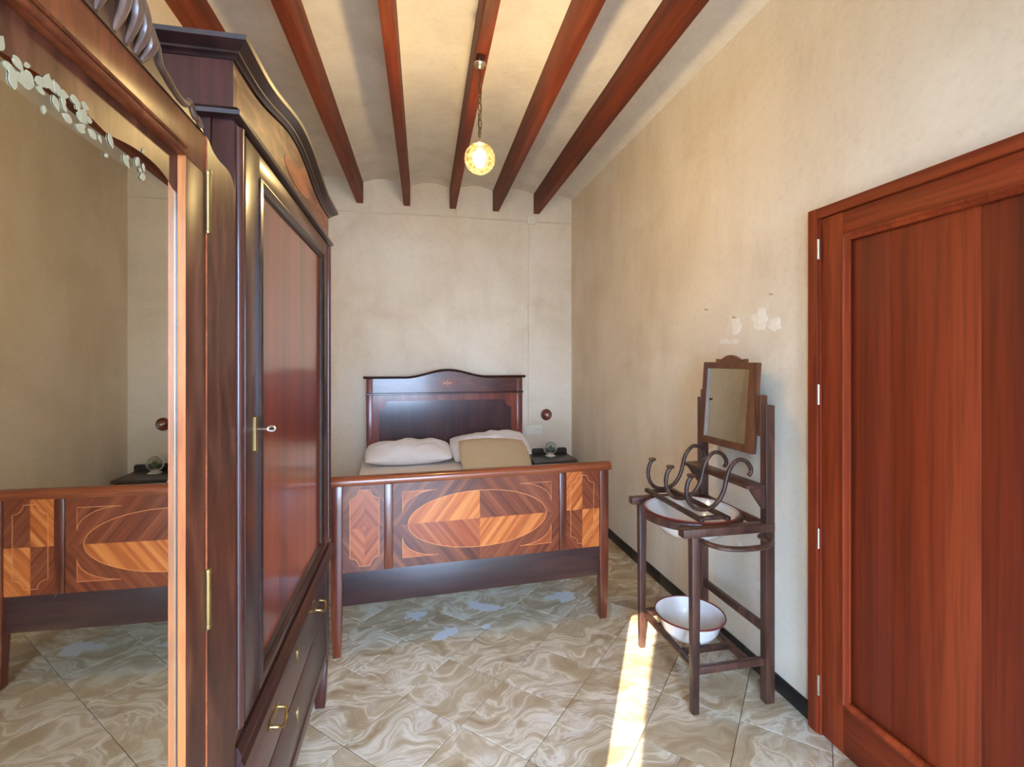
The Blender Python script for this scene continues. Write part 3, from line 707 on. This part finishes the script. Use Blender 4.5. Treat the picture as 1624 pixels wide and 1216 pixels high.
# ------------------------------------------------------------------ double bed
BO = Vector((.35, 2.617, 0)); BR = math.radians(3.4)
bed = thing('double_bed', BO, 'mahogany double bed with inlaid veneered footboard and tall arched headboard', 'bed', rz=BR, local=True)
T = .018   # footboard face at local y = -T
for s in (-1, 1):
    bm = B(); box(bm, s * .7305 - .0265, s * .7305 + .0265, -.027, .027, 0, .862, .003)
    bmesh.ops.subdivide_edges(bm, edges=[e for e in bm.edges if abs(e.verts[0].co.z - e.verts[1].co.z) > .5], cuts=6)
    for v in bm.verts:
        k = max(0, (.26 - v.co.z) / .26)
        v.co.x = s * .7305 + (v.co.x - s * .7305) * (1 - .28 * k); v.co.y *= (1 - .28 * k)
    obj('post', bm, 'bed_post', bed, smooth=True)
bm = B(); sweep(bm, [(-.772, 0, .862), (.772, 0, .862)], [(0, -1, 0)] * 2, [(-.03, 0), (.03, 0), (.034, .008), (.036, .022), (.03, .034), (.018, .042), (0, .045), (-.018, .042), (-.03, .034), (-.036, .022), (-.034, .008)])
obj('top_rail', bm, 'bed_rail', bed, smooth=True)
bxo('backing_board', (-.703, .703, -.008, .012, .42, .861), 'bed_skirt', bed, 0)
bm = B(); box(bm, -.703, .703, -.014, .012, .252, .42, .003); obj('skirt_board', bm, 'bed_skirt', bed, smooth=True)
for s in (-1, 1): bxo('divider', (s * .4785 - .0215, s * .4785 + .0215, -.024, -.008, .421, .861), 'bed_post', bed, .005)
Z0, Z1, ZM = .421, .861, .642
tone_bg = {(-1, 1): 'bg', (-1, -1): 'bg', (1, 1): 'dk', (1, -1): 'dk'}
tone_ov = {(-1, 1): 'br', (-1, -1): 'mid', (1, 1): 'dk', (1, -1): 'br'}  # quarter tones paint the veneer's directional sheen as fixed colour
ea_, eb_ = .380, .152
for (sx, sz) in tone_bg:
    sgn = 1 if sx * sz < 0 else -1       # '/' in the upper left and lower right quarters
    za, zb_ = (ZM, Z1) if sz > 0 else (Z0, ZM)
    xa, xb = (0, .456) if sx > 0 else (-.456, 0)
    vp = bxo('veneer_panel', (xa, xb, -.0165, -.008, za, zb_), ven(tone_bg[(sx, sz)], sgn), bed, 0)
    q = [(0, ZM)] + [(sx * ea_ * math.cos(t), ZM + sz * eb_ * math.sin(t)) for t in [PI / 2 * k / 20 for k in range(21)]]
    obj('oval_quarter', prism(B(), q, 'y', -.0172, -.0166), ven(tone_ov[(sx, sz)], sgn), vp)
    # corner spandrel
    ox, oz = sx * .408, ZM + sz * (.172 if sz > 0 else .172)
    arc = [(sx * (.225 + (.408 - .225) * math.sin(PI / 2 * k / 10)), oz - sz * .105 * (1 - math.cos(PI / 2 * k / 10))) for k in range(11)]
    sp = [(ox, oz)] + arc
    obj('corner_veneer', prism(B(), sp, 'y', -.0172, -.0166), ven('dk' if sx > 0 and sz > 0 else 'mid', sgn), vp)
    obj('stringing', strip_xz(B(), sp, .0026, -.0178, -.0168), 'inlay', vp)
obj('oval_stringing', strip_xz(B(), [(ea_ * math.cos(t), ZM + eb_ * math.sin(t)) for t in [2 * PI * k / 72 for k in range(72)]], .0028, -.0179, -.0168), 'inlay', bed)
def notched(cx, hx, z0, z1, r=.043, n=6):
    pts = []
    for sx, sz, a0 in ((1, 1, -90), (-1, 1, 0), (-1, -1, 90), (1, -1, 180)):
        pcx, pcz = cx + sx * hx, (z1 if sz > 0 else z0)
        st = {(1, 1): (270, 180), (-1, 1): (0, -90), (-1, -1): (90, 0), (1, -1): (180, 90)}[(sx, sz)]
        for k in range(n + 1):
            a = math.radians(st[0] + (st[1] - st[0]) * k / n); pts.append((pcx + r * math.cos(a), pcz + r * math.sin(a)))
    return pts
for s in (-1, 1):
    cx = s * .597
    for sx in (-1, 1):
        for sz in (-1, 1):
            sgn = (1 if sx * sz < 0 else -1)
            tone = ('br' if sx * sz < 0 else 'dk') if s > 0 else 'dk'
            xa, xb = (cx, s * .5 + .203 if s > 0 else -.5) if sx > 0 else (.5 if s > 0 else -.703, cx)
            za, zb_ = (ZM, Z1) if sz > 0 else (Z0, ZM)
            vp = bxo('veneer_panel', (xa, xb, -.0165, -.008, za, zb_), ven('bg' if s < 0 else tone, sgn, True), bed, 0)
            hx, zt, r = .071, .193, .043
            q = [(cx, ZM), (cx + sx * hx, ZM)] + [(cx + sx * (hx - r * math.sin(a)), ZM + sz * (zt - r * math.cos(a))) for a in [PI / 2 * k / 6 for k in range(7)]] + [(cx, ZM + sz * zt)]
            obj('inner_veneer', prism(B(), q, 'y', -.0172, -.0166), ven('mid' if s < 0 else tone, sgn, True), vp)
    obj('border_stringing', strip_xz(B(), notched(cx, .071, ZM - .193, ZM + .193), .0026, -.0178, -.0168), 'inlay', bed)
for s in (-1, 1): bxo('side_rail', (s * .725 - .014, s * .725 + .014, .028, 2.06, .24, .41), 'bed_skirt', bed, .003)
# headboard, turned a touch less than the foot
HL = Matrix.Rotation(-BR, 3, 'Z') @ (Vector((.32, 4.70, 0)) - BO); HRZ = math.radians(3.0) - BR
def hb(name, bm, mat, smooth=False, parent=None):
    o = obj(name, bm, mat, parent or bed, smooth=smooth)
    if parent is None: o.location = HL; o.rotation_euler = (0, 0, HRZ)
    return o
for s in (-1, 1): hb('head_post', box(B(), s * .722 - .028, s * .722 + .028, -.006, .04, 0, 1.318, .003), 'bed_head', True)
def hz(x): return 1.320 + (.068 * (.5 + .5 * math.cos(PI * x / .40)) if abs(x) < .40 else 0)
nx = 40
hb('frieze_panel', prism(B(), [(-.694, 1.186), (.694, 1.186)] + [(.694 - 1.388 * k / nx, hz(.694 - 1.388 * k / nx) - .002) for k in range(nx + 1)], 'y', .002, .03), 'bed_head_h')
hb('lower_panel', box(B(), -.694, .694, .0, .03, .30, 1.168, 0), 'bed_head')
dp = [(-.636, .34), (.636, .34), (.636, 1.035)] + [(.636 - .07 * (1 - math.cos(a)), 1.035 + .073 * math.sin(a)) if False else (.636 - .07 * math.sin(a), 1.108 - .073 * math.cos(a)) for a in [PI / 2 * k / 8 for k in range(9)]]
dp = [(-x, z) for x, z in dp[::-1]][:-2] + [(-.636, .34)] + dp[1:]
for sx in (-1, 1):
    qp = [(0, .34), (sx * .636, .34)] + [(sx * (.636 - .07 * math.sin(a)), 1.108 - .073 * math.cos(a)) for a in [PI / 2 * k / 8 for k in range(9)]] + [(0, 1.108)]
    hb('dark_veneer', prism(B(), qp, 'y', -.0012, .0002), 'bed_head_dark')
bm = B(); sweep(bm, [(-.756, -.006, 1.168), (.756, -.006, 1.168)], [(0, -1, 0)] * 2, [(-.02, 0), (.004, 0), (.010, .005), (.010, .012), (.003, .018), (-.02, .018)]); hb('head_moulding', bm, 'bed_cornice', True)
path = [(-.778 + 1.556 * k / 48, -.006, hz(-.778 + 1.556 * k / 48)) for k in range(49)]
bm = B(); sweep(bm, path, [(0, -1, 0)] * 49, [(-.05, 0), (.002, 0), (.006, .006), (.016, .010), (.022, .018), (.022, .024), (-.05, .024)]); hb('head_cornice', bm, 'bed_cornice', True)
med = hb('medallion', prism(B(), [(.098 * math.cos(t), 1.274 + .05 * math.sin(t)) for t in [2 * PI * k / 36 for k in range(36)]], 'y', -.0006, .0022), 'bed_head')
bm = B()
for a in range(4):
    t0 = a * PI / 2; w_ = .012; ln = .05 if a % 2 == 0 else .028
    d = (math.cos(t0), math.sin(t0)); pn = (-d[1], d[0])
    prism(bm, [(0, 1.274), (d[0] * ln * .45 + pn[0] * w_ * .7, 1.274 + d[1] * ln * .45 + pn[1] * w_ * .7), (d[0] * ln, 1.274 + d[1] * ln), (d[0] * ln * .45 - pn[0] * w_ * .7, 1.274 + d[1] * ln * .45 - pn[1] * w_ * .7)], 'y', -.0012, -.0004)
hb('star_inlay', bm, 'inlay', parent=med)
hb('oval_line', strip_xz(B(), [(.098 * math.cos(t), 1.274 + .05 * math.sin(t)) for t in [2 * PI * k / 36 for k in range(36)]], .004, -.0014, .002), 'bed_cornice', parent=med)

# bedding
def cushion(w, d, h, seed, ex=2.1, wr=0.016, n=36, pinch=.05):
    bm = B(); top = {}; bot = {}
    for i in range(n + 1):
        for j in range(n + 1):
            u = i / n * 2 - 1; v = j / n * 2 - 1
            x = u * w / 2 * (1 - pinch * (1 - abs(v) ** 2) * abs(u) ** 3); y = v * d / 2 * (1 - pinch * (1 - abs(u) ** 2) * abs(v) ** 3)
            cr_ = 1 - .10 * (u * v) ** 2; x *= cr_; y *= cr_
            k = ((1 - abs(u) ** ex) * (1 - abs(v) ** ex)) ** .55
            nz = mnoise.noise(Vector((x * 9 + seed, y * 9, seed))) * wr * 1.6 + mnoise.noise(Vector((x * 24 + seed, y * 14, seed * 2))) * wr * .6
            e = i in (0, n) or j in (0, n)
            t = bm.verts.new((x, y, h / 2 * k + (0 if e else nz * k))); top[i, j] = t
            bot[i, j] = t if e else bm.verts.new((x, y, -h / 2 * k * .8))
    for i in range(n):
        for j in range(n):
            bm.faces.new((top[i, j], top[i + 1, j], top[i + 1, j + 1], top[i, j + 1]))
            bm.faces.new((bot[i, j], bot[i, j + 1], bot[i + 1, j + 1], bot[i + 1, j]))
    return bm
bm = B(); box(bm, -.70, .70, .04, 2.05, .415, .568)
bmesh.ops.bevel(bm, geom=bm.edges[:], offset=.03, segments=3, affect='EDGES')
mt = thing('mattress', BO, 'white sheeted mattress lying on the mahogany bed', 'mattress', rz=BR, local=True)
obj('mattress_body', bm, 'sheet', mt, smooth=True)
bm = B(); g = 44; grid = []
for i in range(g + 1):
    row = []
    for j in range(g + 1):
        x = -.722 + 1.444 * i / g; y = .05 + 1.98 * j / g
        z = .578 + .006 * mnoise.noise(Vector((x * 5, y * 5, 3))) + .004 * mnoise.noise(Vector((x * 14, y * 6, 5)))
        e = abs(x) - .69
        if e > 0: z -= .10 * (e / .032); x = math.copysign(.69 + .025 * min(1, e / .02), x)
        row.append(bm.verts.new((x, y, z)))
    grid.append(row)
for a, b in zip(grid, grid[1:]):
    for j in range(g): bm.faces.new((a[j], a[j + 1], b[j + 1], b[j]))
obj('sheet', bm, 'sheet', mt, smooth=True)
def pillow(name, w, d, h, c, rot, mat, label, cat, seed, **k):
    o = obj(name, cushion(w, d, h, seed, **k), mat, None, smooth=True); o.location = c; o.rotation_euler = rot
    return tag(o, label, cat)
pillow('pillow', .80, .42, .21, (-.04, 4.42, .672), (math.radians(11), 0, math.radians(2)), 'pillow', 'white pillow lying on the left side of the bed', 'pillow', 1.3, wr=.02)
pillow('pillow', .78, .44, .20, (.705, 4.50, .685), (math.radians(22), math.radians(-3), math.radians(3)), 'pillow', 'white pillow leaning on the headboard behind the tan cushion', 'pillow', 4.1, wr=.018)
pillow('cushion', .66, .40, .17, (.70, 4.20, .668), (math.radians(31), math.radians(2), math.radians(4)), 'tan', 'tan textured cushion leaning on the white pillow at right', 'cushion', 7.7, wr=.006)

# ------------------------------------------------------------------ nightstand and glass globe
ns = thing('nightstand', (1.33, 4.63, 0), 'small black wooden nightstand with raised back rail beside the bed', 'nightstand')
bxo('top', (1.115, 1.557, 4.452, 4.822, .508, .53), 'night', ns, .005)
bxo('body', (1.135, 1.54, 4.475, 4.815, .12, .507), 'night', ns, .003)
d = bxo('drawer', (1.15, 1.525, 4.466, 4.475, .37, .49), 'night', ns, .002)
obj('knob', lathe(B(), [(.0001, -.024), (.010, -.023), (.013, -.016), (.006, -.008), (.006, 0)], (1.338, 4.466, .43), 14, 'y'), 'brass', d, smooth=True)
d = bxo('door', (1.15, 1.525, 4.466, 4.475, .14, .36), 'night', ns, .002)
for x in (1.15, 1.525):
    for y in (4.49, 4.80): bxo('leg', (x - .014, x + .014, y - .014, y + .014, 0, .119), 'night', ns, .002)
pts = [(1.185, .531)] + [(1.205 - .02 * math.cos(a), .565 + .024 * math.sin(a)) for a in [PI / 2 * k / 6 for k in range(7)]] + [(1.537 + .018 * math.sin(a), .565 + .024 * math.cos(a)) for a in [PI / 2 * k / 6 for k in range(7)]] + [(1.555, .531)]
obj('back_rail', prism(B(), pts, 'y', 4.80, 4.818), 'night', ns)
gl = thing('glass_globe', (1.35, 4.70, .531), 'small round glass globe ornament on a white foot, on the nightstand', 'ornament')
gc = (1.35, 4.70, .531 + .084)
bm = B(); lathe(bm, [(.0001, -.066)] + [(.066 * math.sin(a), -.066 * math.cos(a)) for a in [PI * k / 20 for k in range(1, 20)]] + [(.0001, .066)], gc, 32); obj('glass_ball', bm, 'thin_glass', gl, smooth=True)
obj('foot', lathe(B(), [(.0001, 0), (.052, 0), (.050, .006), (.034, .013), (.026, .022), (.030, .028), (.0001, .028)], (1.35, 4.70, .531), 28), 'globe_base', gl, smooth=True)
tube_pts = [(1.35 + .067 * math.cos(t), 4.70, gc[2] + .067 * math.sin(t)) for t in [2 * PI * k / 40 for k in range(40)]]
obj('rim_ring', tube(B(), tube_pts, .006, 8, closed=True), 'globe_base', gl, smooth=True)
bm = B(); bmesh.ops.create_icosphere(bm, subdivisions=3, radius=1.0)
for v in bm.verts: v.co = Vector((v.co.x * .026, v.co.y * .018, v.co.z * .028)) * (1 + .35 * mnoise.noise(v.co * 2.2)) + Vector(gc) + Vector((.004, 0, -.014))
obj('inner_figure', bm, 'green', gl, smooth=True)

# ------------------------------------------------------------------ back wall fittings
obj_c = tag(obj('wall_cable', tube(B(), [(XL + .25 + 2.39 * k / 30, YB - .004, 2.918 + .003 * mnoise.noise(Vector((k * .4, 0, 2)))) for k in range(31)], .0075, 8), 'cable', None, smooth=True, origin=(.4, YB, 2.918)), 'long horizontal cable painted over, high across the back wall', 'cable')
tag(obj('wall_cable', tube(B(), [(1.157, YB - .003, .828), (1.154, YB - .003, 1.5), (1.158, YB - .003, 2.2), (1.16, YB - .003, 2.89)], .0042, 8), 'cable', None, smooth=True, origin=(1.157, YB, .83)), 'vertical cable running down the wall to the socket', 'cable')
tag(obj('wall_cable', tube(B(), [(.418, YB - .003, 2.926), (.418, YB - .003, 3.0), (.418, YB - .003, 3.16)], .004, 8), 'cable', None, smooth=True, origin=(.418, YB, 2.93)), 'short vertical cable beside the pendant lamp beam end', 'cable')
jb = thing('junction_box', (1.183, YB, 2.93), 'square white junction box under the end of the right beam', 'junction box')
bxo('cover', (1.138, 1.230, YB - .026, YB - .001, 2.886, 2.976), 'plastic', jb, .005)
for x in (1.147, 1.221):
    for z in (2.895, 2.967): obj('screw', lathe(B(), [(.0001, -.003), (.0035, -.0025), (.004, 0)], (x, YB - .026, z), 10, 'y'), 'steel', jb)
so = thing('wall_socket', (1.21, YB, .775), 'white double plate with light switch and socket beside the headboard', 'socket')
bxo('plate', (1.120, 1.298, YB - .012, YB - .001, .727, .825), 'plastic', so, .004)
bxo('rocker', (1.136, 1.205, YB - .017, YB - .0115, .743, .809), 'plastic', so, .003)
sk = obj('socket_well', lathe(B(), [(.034, -.0135), (.034, -.012), (.030, -.0135), (.026, -.0122), (.0001, -.0121)], (1.250, YB, .776), 28, 'y'), 'plastic', so, smooth=True)
obj('socket_ring', tube(B(), [(1.250 + .03 * math.cos(t), YB - .013, .776 + .03 * math.sin(t)) for t in [2 * PI * k / 28 for k in range(28)]], .003, 6, closed=True), 'plastic', so, smooth=True)
for x in (1.241, 1.259): obj('pin_hole', lathe(B(), [(.0001, -.0135), (.0035, -.0133), (.0035, -.0118)], (x, YB, .776), 10, 'y'), 'dark', so)
bp = thing('bell_push', (1.345, YB, .93), 'round turned wooden bell push on the wall above the nightstand', 'bell push')
obj('rosette', lathe(B(), [(.058, -.001), (.059, -.010), (.055, -.017), (.047, -.020), (.042, -.017), (.036, -.016), (.0001, -.016)], (1.345, YB, .93), 32, 'y'), 'bed_post', bp, smooth=True)
obj('dome', lathe(B(), [(.036, -.016), (.034, -.026), (.026, -.034), (.014, -.038), (.0001, -.039)], (1.345, YB, .93), 28, 'y'), 'bed_rail', bp, smooth=True)
obj('button', lathe(B(), [(.011, -.037), (.011, -.042), (.007, -.045), (.0001, -.046)], (1.345, YB, .93), 18, 'y'), 'plastic', bp, smooth=True)
def nail(x0, x1, axis, label):
    bm = B(); d = Vector((0, -1, 0)) if axis == 'y' else Vector((-1, 0, 0)); p = Vector(x0)
    tube(bm, [p + d * .001, p + d * .018], .0022, 8); tube(bm, [p + d * .018, p + d * .0205], .006, 10)
    tag(obj('nail', bm, 'steel', None, smooth=True, origin=x0), label, 'nail')
nail((.251, YB, 2.20), None, 'y', 'nail in the back wall high above the headboard')
nail((XR, 2.20, 1.715), None, 'x', 'nail in the right wall above the washstand mirror')
nail((XR, 1.94, 1.80), None, 'x', 'nail in the right wall nearest the door')
nail((XR, 2.44, 1.78), None, 'x', 'tiny nail in the right wall left of the washstand mirror')
# filler patches on the right wall, slightly proud with ragged outlines
def patch(y, z, ry, rz, seed, wall=None):
    bm = B(); n = 28; c = bm.verts.new((XR - .0035, y, z)); ring = []; ring2 = []
    for k in range(n):
        a = 2 * PI * k / n; f = 1 + .55 * mnoise.noise(Vector((math.cos(a) * 1.6, math.sin(a) * 1.6, seed)))
        ring2.append(bm.verts.new((XR - .003, y + .7 * ry * f * math.cos(a), z + .7 * rz * f * math.sin(a))))
        ring.append(bm.verts.new((XR - .0002, y + ry * f * math.cos(a), z + rz * f * math.sin(a))))
    for k in range(n):
        j = (k + 1) % n; bm.faces.new((c, ring2[k], ring2[j])); bm.faces.new((ring2[k], ring[k], ring[j], ring2[j]))
    obj('plaster_patch', bm, 'patch', wr, smooth=True)
for y, z, a, b, s in ((2.205, 1.67, .045, .045, 1), (2.03, 1.69, .055, .05, 2), (2.30, 1.60, .04, .016, 3), (2.22, 1.595, .05, .018, 4), (1.93, 1.66, .05, .03, 5), (2.17, .55, .02, .03, 6), (2.04, .42, .025, .02, 8), (1.96, .44, .012, .02, 9)):
    patch(y, z, a, b, s)

# ------------------------------------------------------------------ pendant lamp
PXc, PYc = .322, 2.385
lp = thing('pendant_lamp', (PXc, PYc, 3.0), 'lit pendant lamp with yellow crackled glass globe on a chain', 'lamp')
obj('canopy', lathe(B(), [(.0001, 0), (.004, -.0005), (.004, -.022), (.018, -.024), (.029, -.030), (.031, -.036), (.028, -.042), (.016, -.050), (.008, -.058), (.0001, -.060)], (PXc, PYc, 2.999), 28), 'chrome', lp, smooth=True)
zz = 2.942; k = 0; link = None
while zz > 2.63:
    if link is None or link[1] is None or True:
        bm = B(); pts = []
        for q in range(20):
            t = 2 * PI * q / 20; a = .0095 * math.cos(t); b = .0145 * math.sin(t) + math.copysign(.009, math.sin(t)) if abs(math.sin(t)) > 1e-6 else 0
            pts.append((a, 0, b))
        if link is None:
            tube(bm, pts, .0027, 6, closed=True); l0 = obj('chain_link', bm, 'iron', None, smooth=True); link = (l0, None); o = l0
        else: bm.free(); o = l0.copy(); COL.objects.link(o)
    o.parent = lp; o.location = Vector((PXc, PYc, zz - .024)) - OFF[lp.name]; o.rotation_euler = (0, 0, PI / 2 * (k % 2) + .5)
    zz -= .0415; k += 1
GZ = 2.497; GR = .076
obj('wire', tube(B(), [(PXc + .003 * math.sin(z * 30), PYc + .003, z) for z in [2.95 - .35 * k / 20 for k in range(21)]], .0016, 6), 'iron', lp, smooth=True)
obj('cap', lathe(B(), [(.0001, .106), (.005, .104), (.006, .094), (.016, .088), (.023, .080), (.024, .071), (.022, .071)], (PXc, PYc, GZ), 28), 'chrome', lp, smooth=True)
bm = B(); prof = [(GR * math.sin(a), -GR * math.cos(a)) for a in [PI * (k / 30) for k in range(1, 28)]]
lathe(bm, [(.0001, -GR)] + prof, (PXc, PYc, GZ), 48)
for v in bm.verts:
    d = v.co - Vector((PXc, PYc, GZ)); v.co += d.normalized() * .0016 * mnoise.noise(v.co * 90)
obj('glass_globe', bm, 'lamp_glass', lp, smooth=True)
obj('bulb', lathe(B(), [(.0001, -.044), (.012, -.042), (.022, -.034), (.027, -.02), (.026, -.006), (.018, .012), (.013, .026), (.013, .05)], (PXc, PYc, GZ), 24), 'bulb', lp, smooth=True)
pt = bpy.data.lights.new('pendant_bulb', 'POINT'); pt.energy = LAMP_WATT; pt.color = (1.0, 0.86, 0.67); pt.shadow_soft_size = .05
po = bpy.data.objects.new('pendant_bulb', pt); COL.objects.link(po); po.parent = lp; po.location = (0, 0, GZ - 3.0 - .02)

# ------------------------------------------------------------------ washstand
ws = thing('washstand', (1.345, 2.10, 0), 'brown wooden washstand with a framed mirror, against the right wall', 'washstand')
YN, YF2 = 1.858, 2.342; XFr, XBk = 1.168, 1.523
for y in (YN, YF2):
    bm = B(); box(bm, XFr - .02, XFr + .02, y - .018, y + .018, 0, .75, .003)
    for v in bm.verts:
        if v.co.z < .1: v.co.x = XFr + (v.co.x - XFr) * .75; v.co.y = y + (v.co.y - y) * .75
    obj('front_leg', bm, 'stand', ws, smooth=True)
    bm = B(); box(bm, XBk - .022, XBk + .022, y - .02, y + .02, 0, 1.300, .004); obj('rear_post', bm, 'stand', ws, smooth=True)
    bm = B(); box(bm, 1.105, XBk + .02, y - .024, y + .024, .750, .786, .004); obj('arm', bm, 'stand', ws, smooth=True)
    s = 1 if y == YF2 else -1; yi = y - s * .030
    bxo('mirror_block', (XBk - .024, XBk + .012, yi - .0165, yi + .0165, 1.16, 1.342), 'stand_mirror', ws, .003)
    # towel hoop
    hp = smooth_path([(1.19, y + s * .018, .736), (1.20, y + s * .07, .736), (1.24, y + s * .115, .736), (1.31, y + s * .135, .736), (1.40, y + s * .130, .736), (1.46, y + s * .10, .736), (1.475, y + s * .06, .736), (1.468, y + s * .018, .736)], 6)
    obj('towel_hoop', tube(B(), hp, .0135, 10, flat=.8, up=(0, 0, 1)), 'stand', ws, smooth=True)
bxo('back_rail', (XBk - .012, XBk + .012, YN + .02, YF2 - .02, .750, .782), 'stand', ws, .003)
bxo('back_rail', (XBk - .012, XBk + .012, YN + .02, YF2 - .02, .295, .33), 'stand', ws, .003)
sh = bxo('shelf', (1.412, XBk - .022, YN - .012, YF2 + .012, .938, .955), 'stand', ws, .003)
for y in (YN, YF2): obj('bracket', prism(B(), [(XBk - .022, .937), (1.43, .937), (XBk - .03, .85), (XBk - .022, .85)], 'y', y - .009, y + .009), 'stand', ws)
# hoop that carries the basin
CB = Vector((1.30, 2.10, 0))
bm = B(); n = 64
pr = [(.204, .748), (.226, .748), (.229, .756), (.229, .776), (.226, .784), (.204, .784)]
rings = []
for k in range(n):
    a = 2 * PI * k / n; rings.append([bm.verts.new((CB.x + r * math.cos(a), CB.y + r * math.sin(a), z)) for r, z in pr])
for k in range(n):
    for q in range(len(pr)): bm.faces.new((rings[k][q], rings[k][(q + 1) % len(pr)], rings[(k + 1) % n][(q + 1) % len(pr)], rings[(k + 1) % n][q]))
obj('basin_ring', bm, 'stand', ws, smooth=True)
for y in (YN, YF2): bxo('lower_bar', (XFr + .018, XBk - .02, y - .012, y + .012, .165, .196), 'stand', ws, .003)
bxo('shelf_slat', (XFr - .002, XFr + .024, YN + .014, YF2 - .014, .170, .192), 'stand', ws, .003)
bxo('shelf_slat', (1.415, 1.445, YN + .012, YF2 - .012, .170, .193), 'stand', ws, .003)
bxo('shelf_slat', (XFr + .025, 1.414, 1.975, 2.00, .170, .193), 'stand', ws, .003)
bxo('shelf_slat', (XFr + .025, 1.414, 2.19, 2.215, .170, .193), 'stand', ws, .003)
# mirror of the washstand
fm = [(1.915, 1.073), (2.298, 1.073), (2.298, 1.486), (1.915, 1.486)]; gi = [(1.968, 1.103), (2.265, 1.103), (2.265, 1.456), (1.968, 1.456)]
gi = [(1.962, 1.106), (2.262, 1.106), (2.262, 1.455), (1.962, 1.455)]
bm = B()
for xx0, xx1 in ((1.492, 1.516),):
    vo0 = [bm.verts.new((xx0, *p)) for p in fm]; vi0 = [bm.verts.new((xx0, *p)) for p in gi]
    vo1 = [bm.verts.new((xx1, *p)) for p in fm]; vi1 = [bm.verts.new((xx1, *p)) for p in gi]
    for i in range(4):
        j = (i + 1) % 4
        bm.faces.new((vo0[i], vo0[j], vi0[j], vi0[i])); bm.faces.new((vo1[i], vi1[i], vi1[j], vo1[j])); bm.faces.new((vo0[i], vo1[i], vo1[j], vo0[j])); bm.faces.new((vi0[i], vi0[j], vi1[j], vi1[i]))
fr = obj('mirror_frame', bm, 'stand_mirror', ws)
obj('mirror_crest', prism(B(), [(2.205, 1.4865), (2.205, 1.503), (2.192, 1.503), (2.185, 1.499), (2.165, 1.502), (2.14, 1.514), (2.12, 1.520), (2.10, 1.522), (2.08, 1.520), (2.06, 1.513), (2.035, 1.502), (2.013, 1.499), (2.006, 1.503), (1.994, 1.503), (1.994, 1.4865)], 'x', 1.494, 1.512), 'stand_mirror', fr)
obj('mirror_glass', prism(B(), [(1.960, 1.104), (2.264, 1.104), (2.264, 1.457), (1.960, 1.457)], 'x', 1.502, 1.506), 'mirror_small', fr)

fr.location = Vector((1.504, 2.1, 1.25)) - OFF[ws.name] - Matrix.Rotation(math.radians(2.4), 3, 'Z') @ Matrix.Rotation(math.radians(4.2), 3, 'Y') @ (Vector((1.504, 2.1, 1.25)) - OFF[ws.name])
fr.rotation_euler = (0, math.radians(4.2), math.radians(2.4))
# basins
def basin(name, c, R, h, rb, label):
    t = thing(name, c, label, 'basin', 'enamel wash basins')
    x, y, z = c
    out = [(.0001, 0), (rb, 0), (rb + .3 * (R - rb), .12 * h), (rb + .62 * (R - rb), .42 * h), (R - .012, .90 * h), (R - .004, h)]
    inn = [(R - .002, h + .002), (R - .014, .93 * h), (rb + .58 * (R - rb), .46 * h), (rb + .25 * (R - rb), .16 * h), (rb - .01, .05 * h), (.0001, .045 * h)]
    obj('bowl', lathe(B(), out + inn, (x, y, z), 56), 'enamel', t, smooth=True)
    obj('rim', tube(B(), [(x + R * math.cos(a), y + R * math.sin(a), z + h) for a in [2 * PI * k / 64 for k in range(64)]], .0042, 8, closed=True), 'rim', t, smooth=True)
    return t
b1 = basin('wash_basin', (1.30, 2.10, .668), .214, .120, .10, 'white enamel basin set in the top of the washstand')
b2 = basin('wash_basin', (1.285, 2.085, .1935), .158, .105, .085, 'white enamel basin with red rim on the lower slats of the washstand')
for k, (a, zf, r) in enumerate(((-1.78, .25, .012), (-.9, .6, .006))):
    bm = B(); bmesh.ops.create_icosphere(bm, subdivisions=2, radius=r)
    rr = .085 + .073 * (.3 + .32 * (zf - .12) / .3) + .001
    for v in bm.verts: v.co = Vector((v.co.x, v.co.y, v.co.z * .9)) * .6 + Vector((1.285 + rr * math.cos(a), 2.085 + rr * math.sin(a), .1935 + .105 * zf))
    obj('chip', bm, 'dark', b2, smooth=True)

# coat rack lying across the basin
ck = thing('coat_rack', (1.28, 2.13, .787), 'dark bentwood coat rack with three hooks lying on the washstand basin', 'coat rack')
for x in (1.222, 1.350): bxo('rack_rail', (x - .011, x + .011, 1.882, 2.395, .788, .808), 'bentwood', ck, .003)
for y in (1.915, 2.36): bxo('rack_rail', (1.234, 1.338, y - .010, y + .010, .789, .806), 'bentwood', ck, .003)
S = [(1.214, .968), (1.200, .945), (1.193, .905), (1.203, .862), (1.230, .832), (1.272, .820), (1.315, .827), (1.353, .855), (1.381, .904), (1.397, .966), (1.414, 1.003), (1.440, 1.030), (1.466, 1.037), (1.497, 1.026), (1.517, 1.000), (1.520, .978), (1.508, .962)]
hk = None
for y in (1.96, 2.14, 2.32):
    hkk = obj('hook', tube(B(), smooth_path([(x, y, z) for x, z in S], 4), .0098, 10), 'bentwood', ck, smooth=True)
    obj('knob', lathe(B(), [(.0001, .012), (.016, .010), (.020, .005), (.018, .0), (.010, -.006), (.006, -.010)], (1.217, y, .972), 18), 'bentwood', hkk, smooth=True)
ck.location.z += .0055   # rests on the basin rim
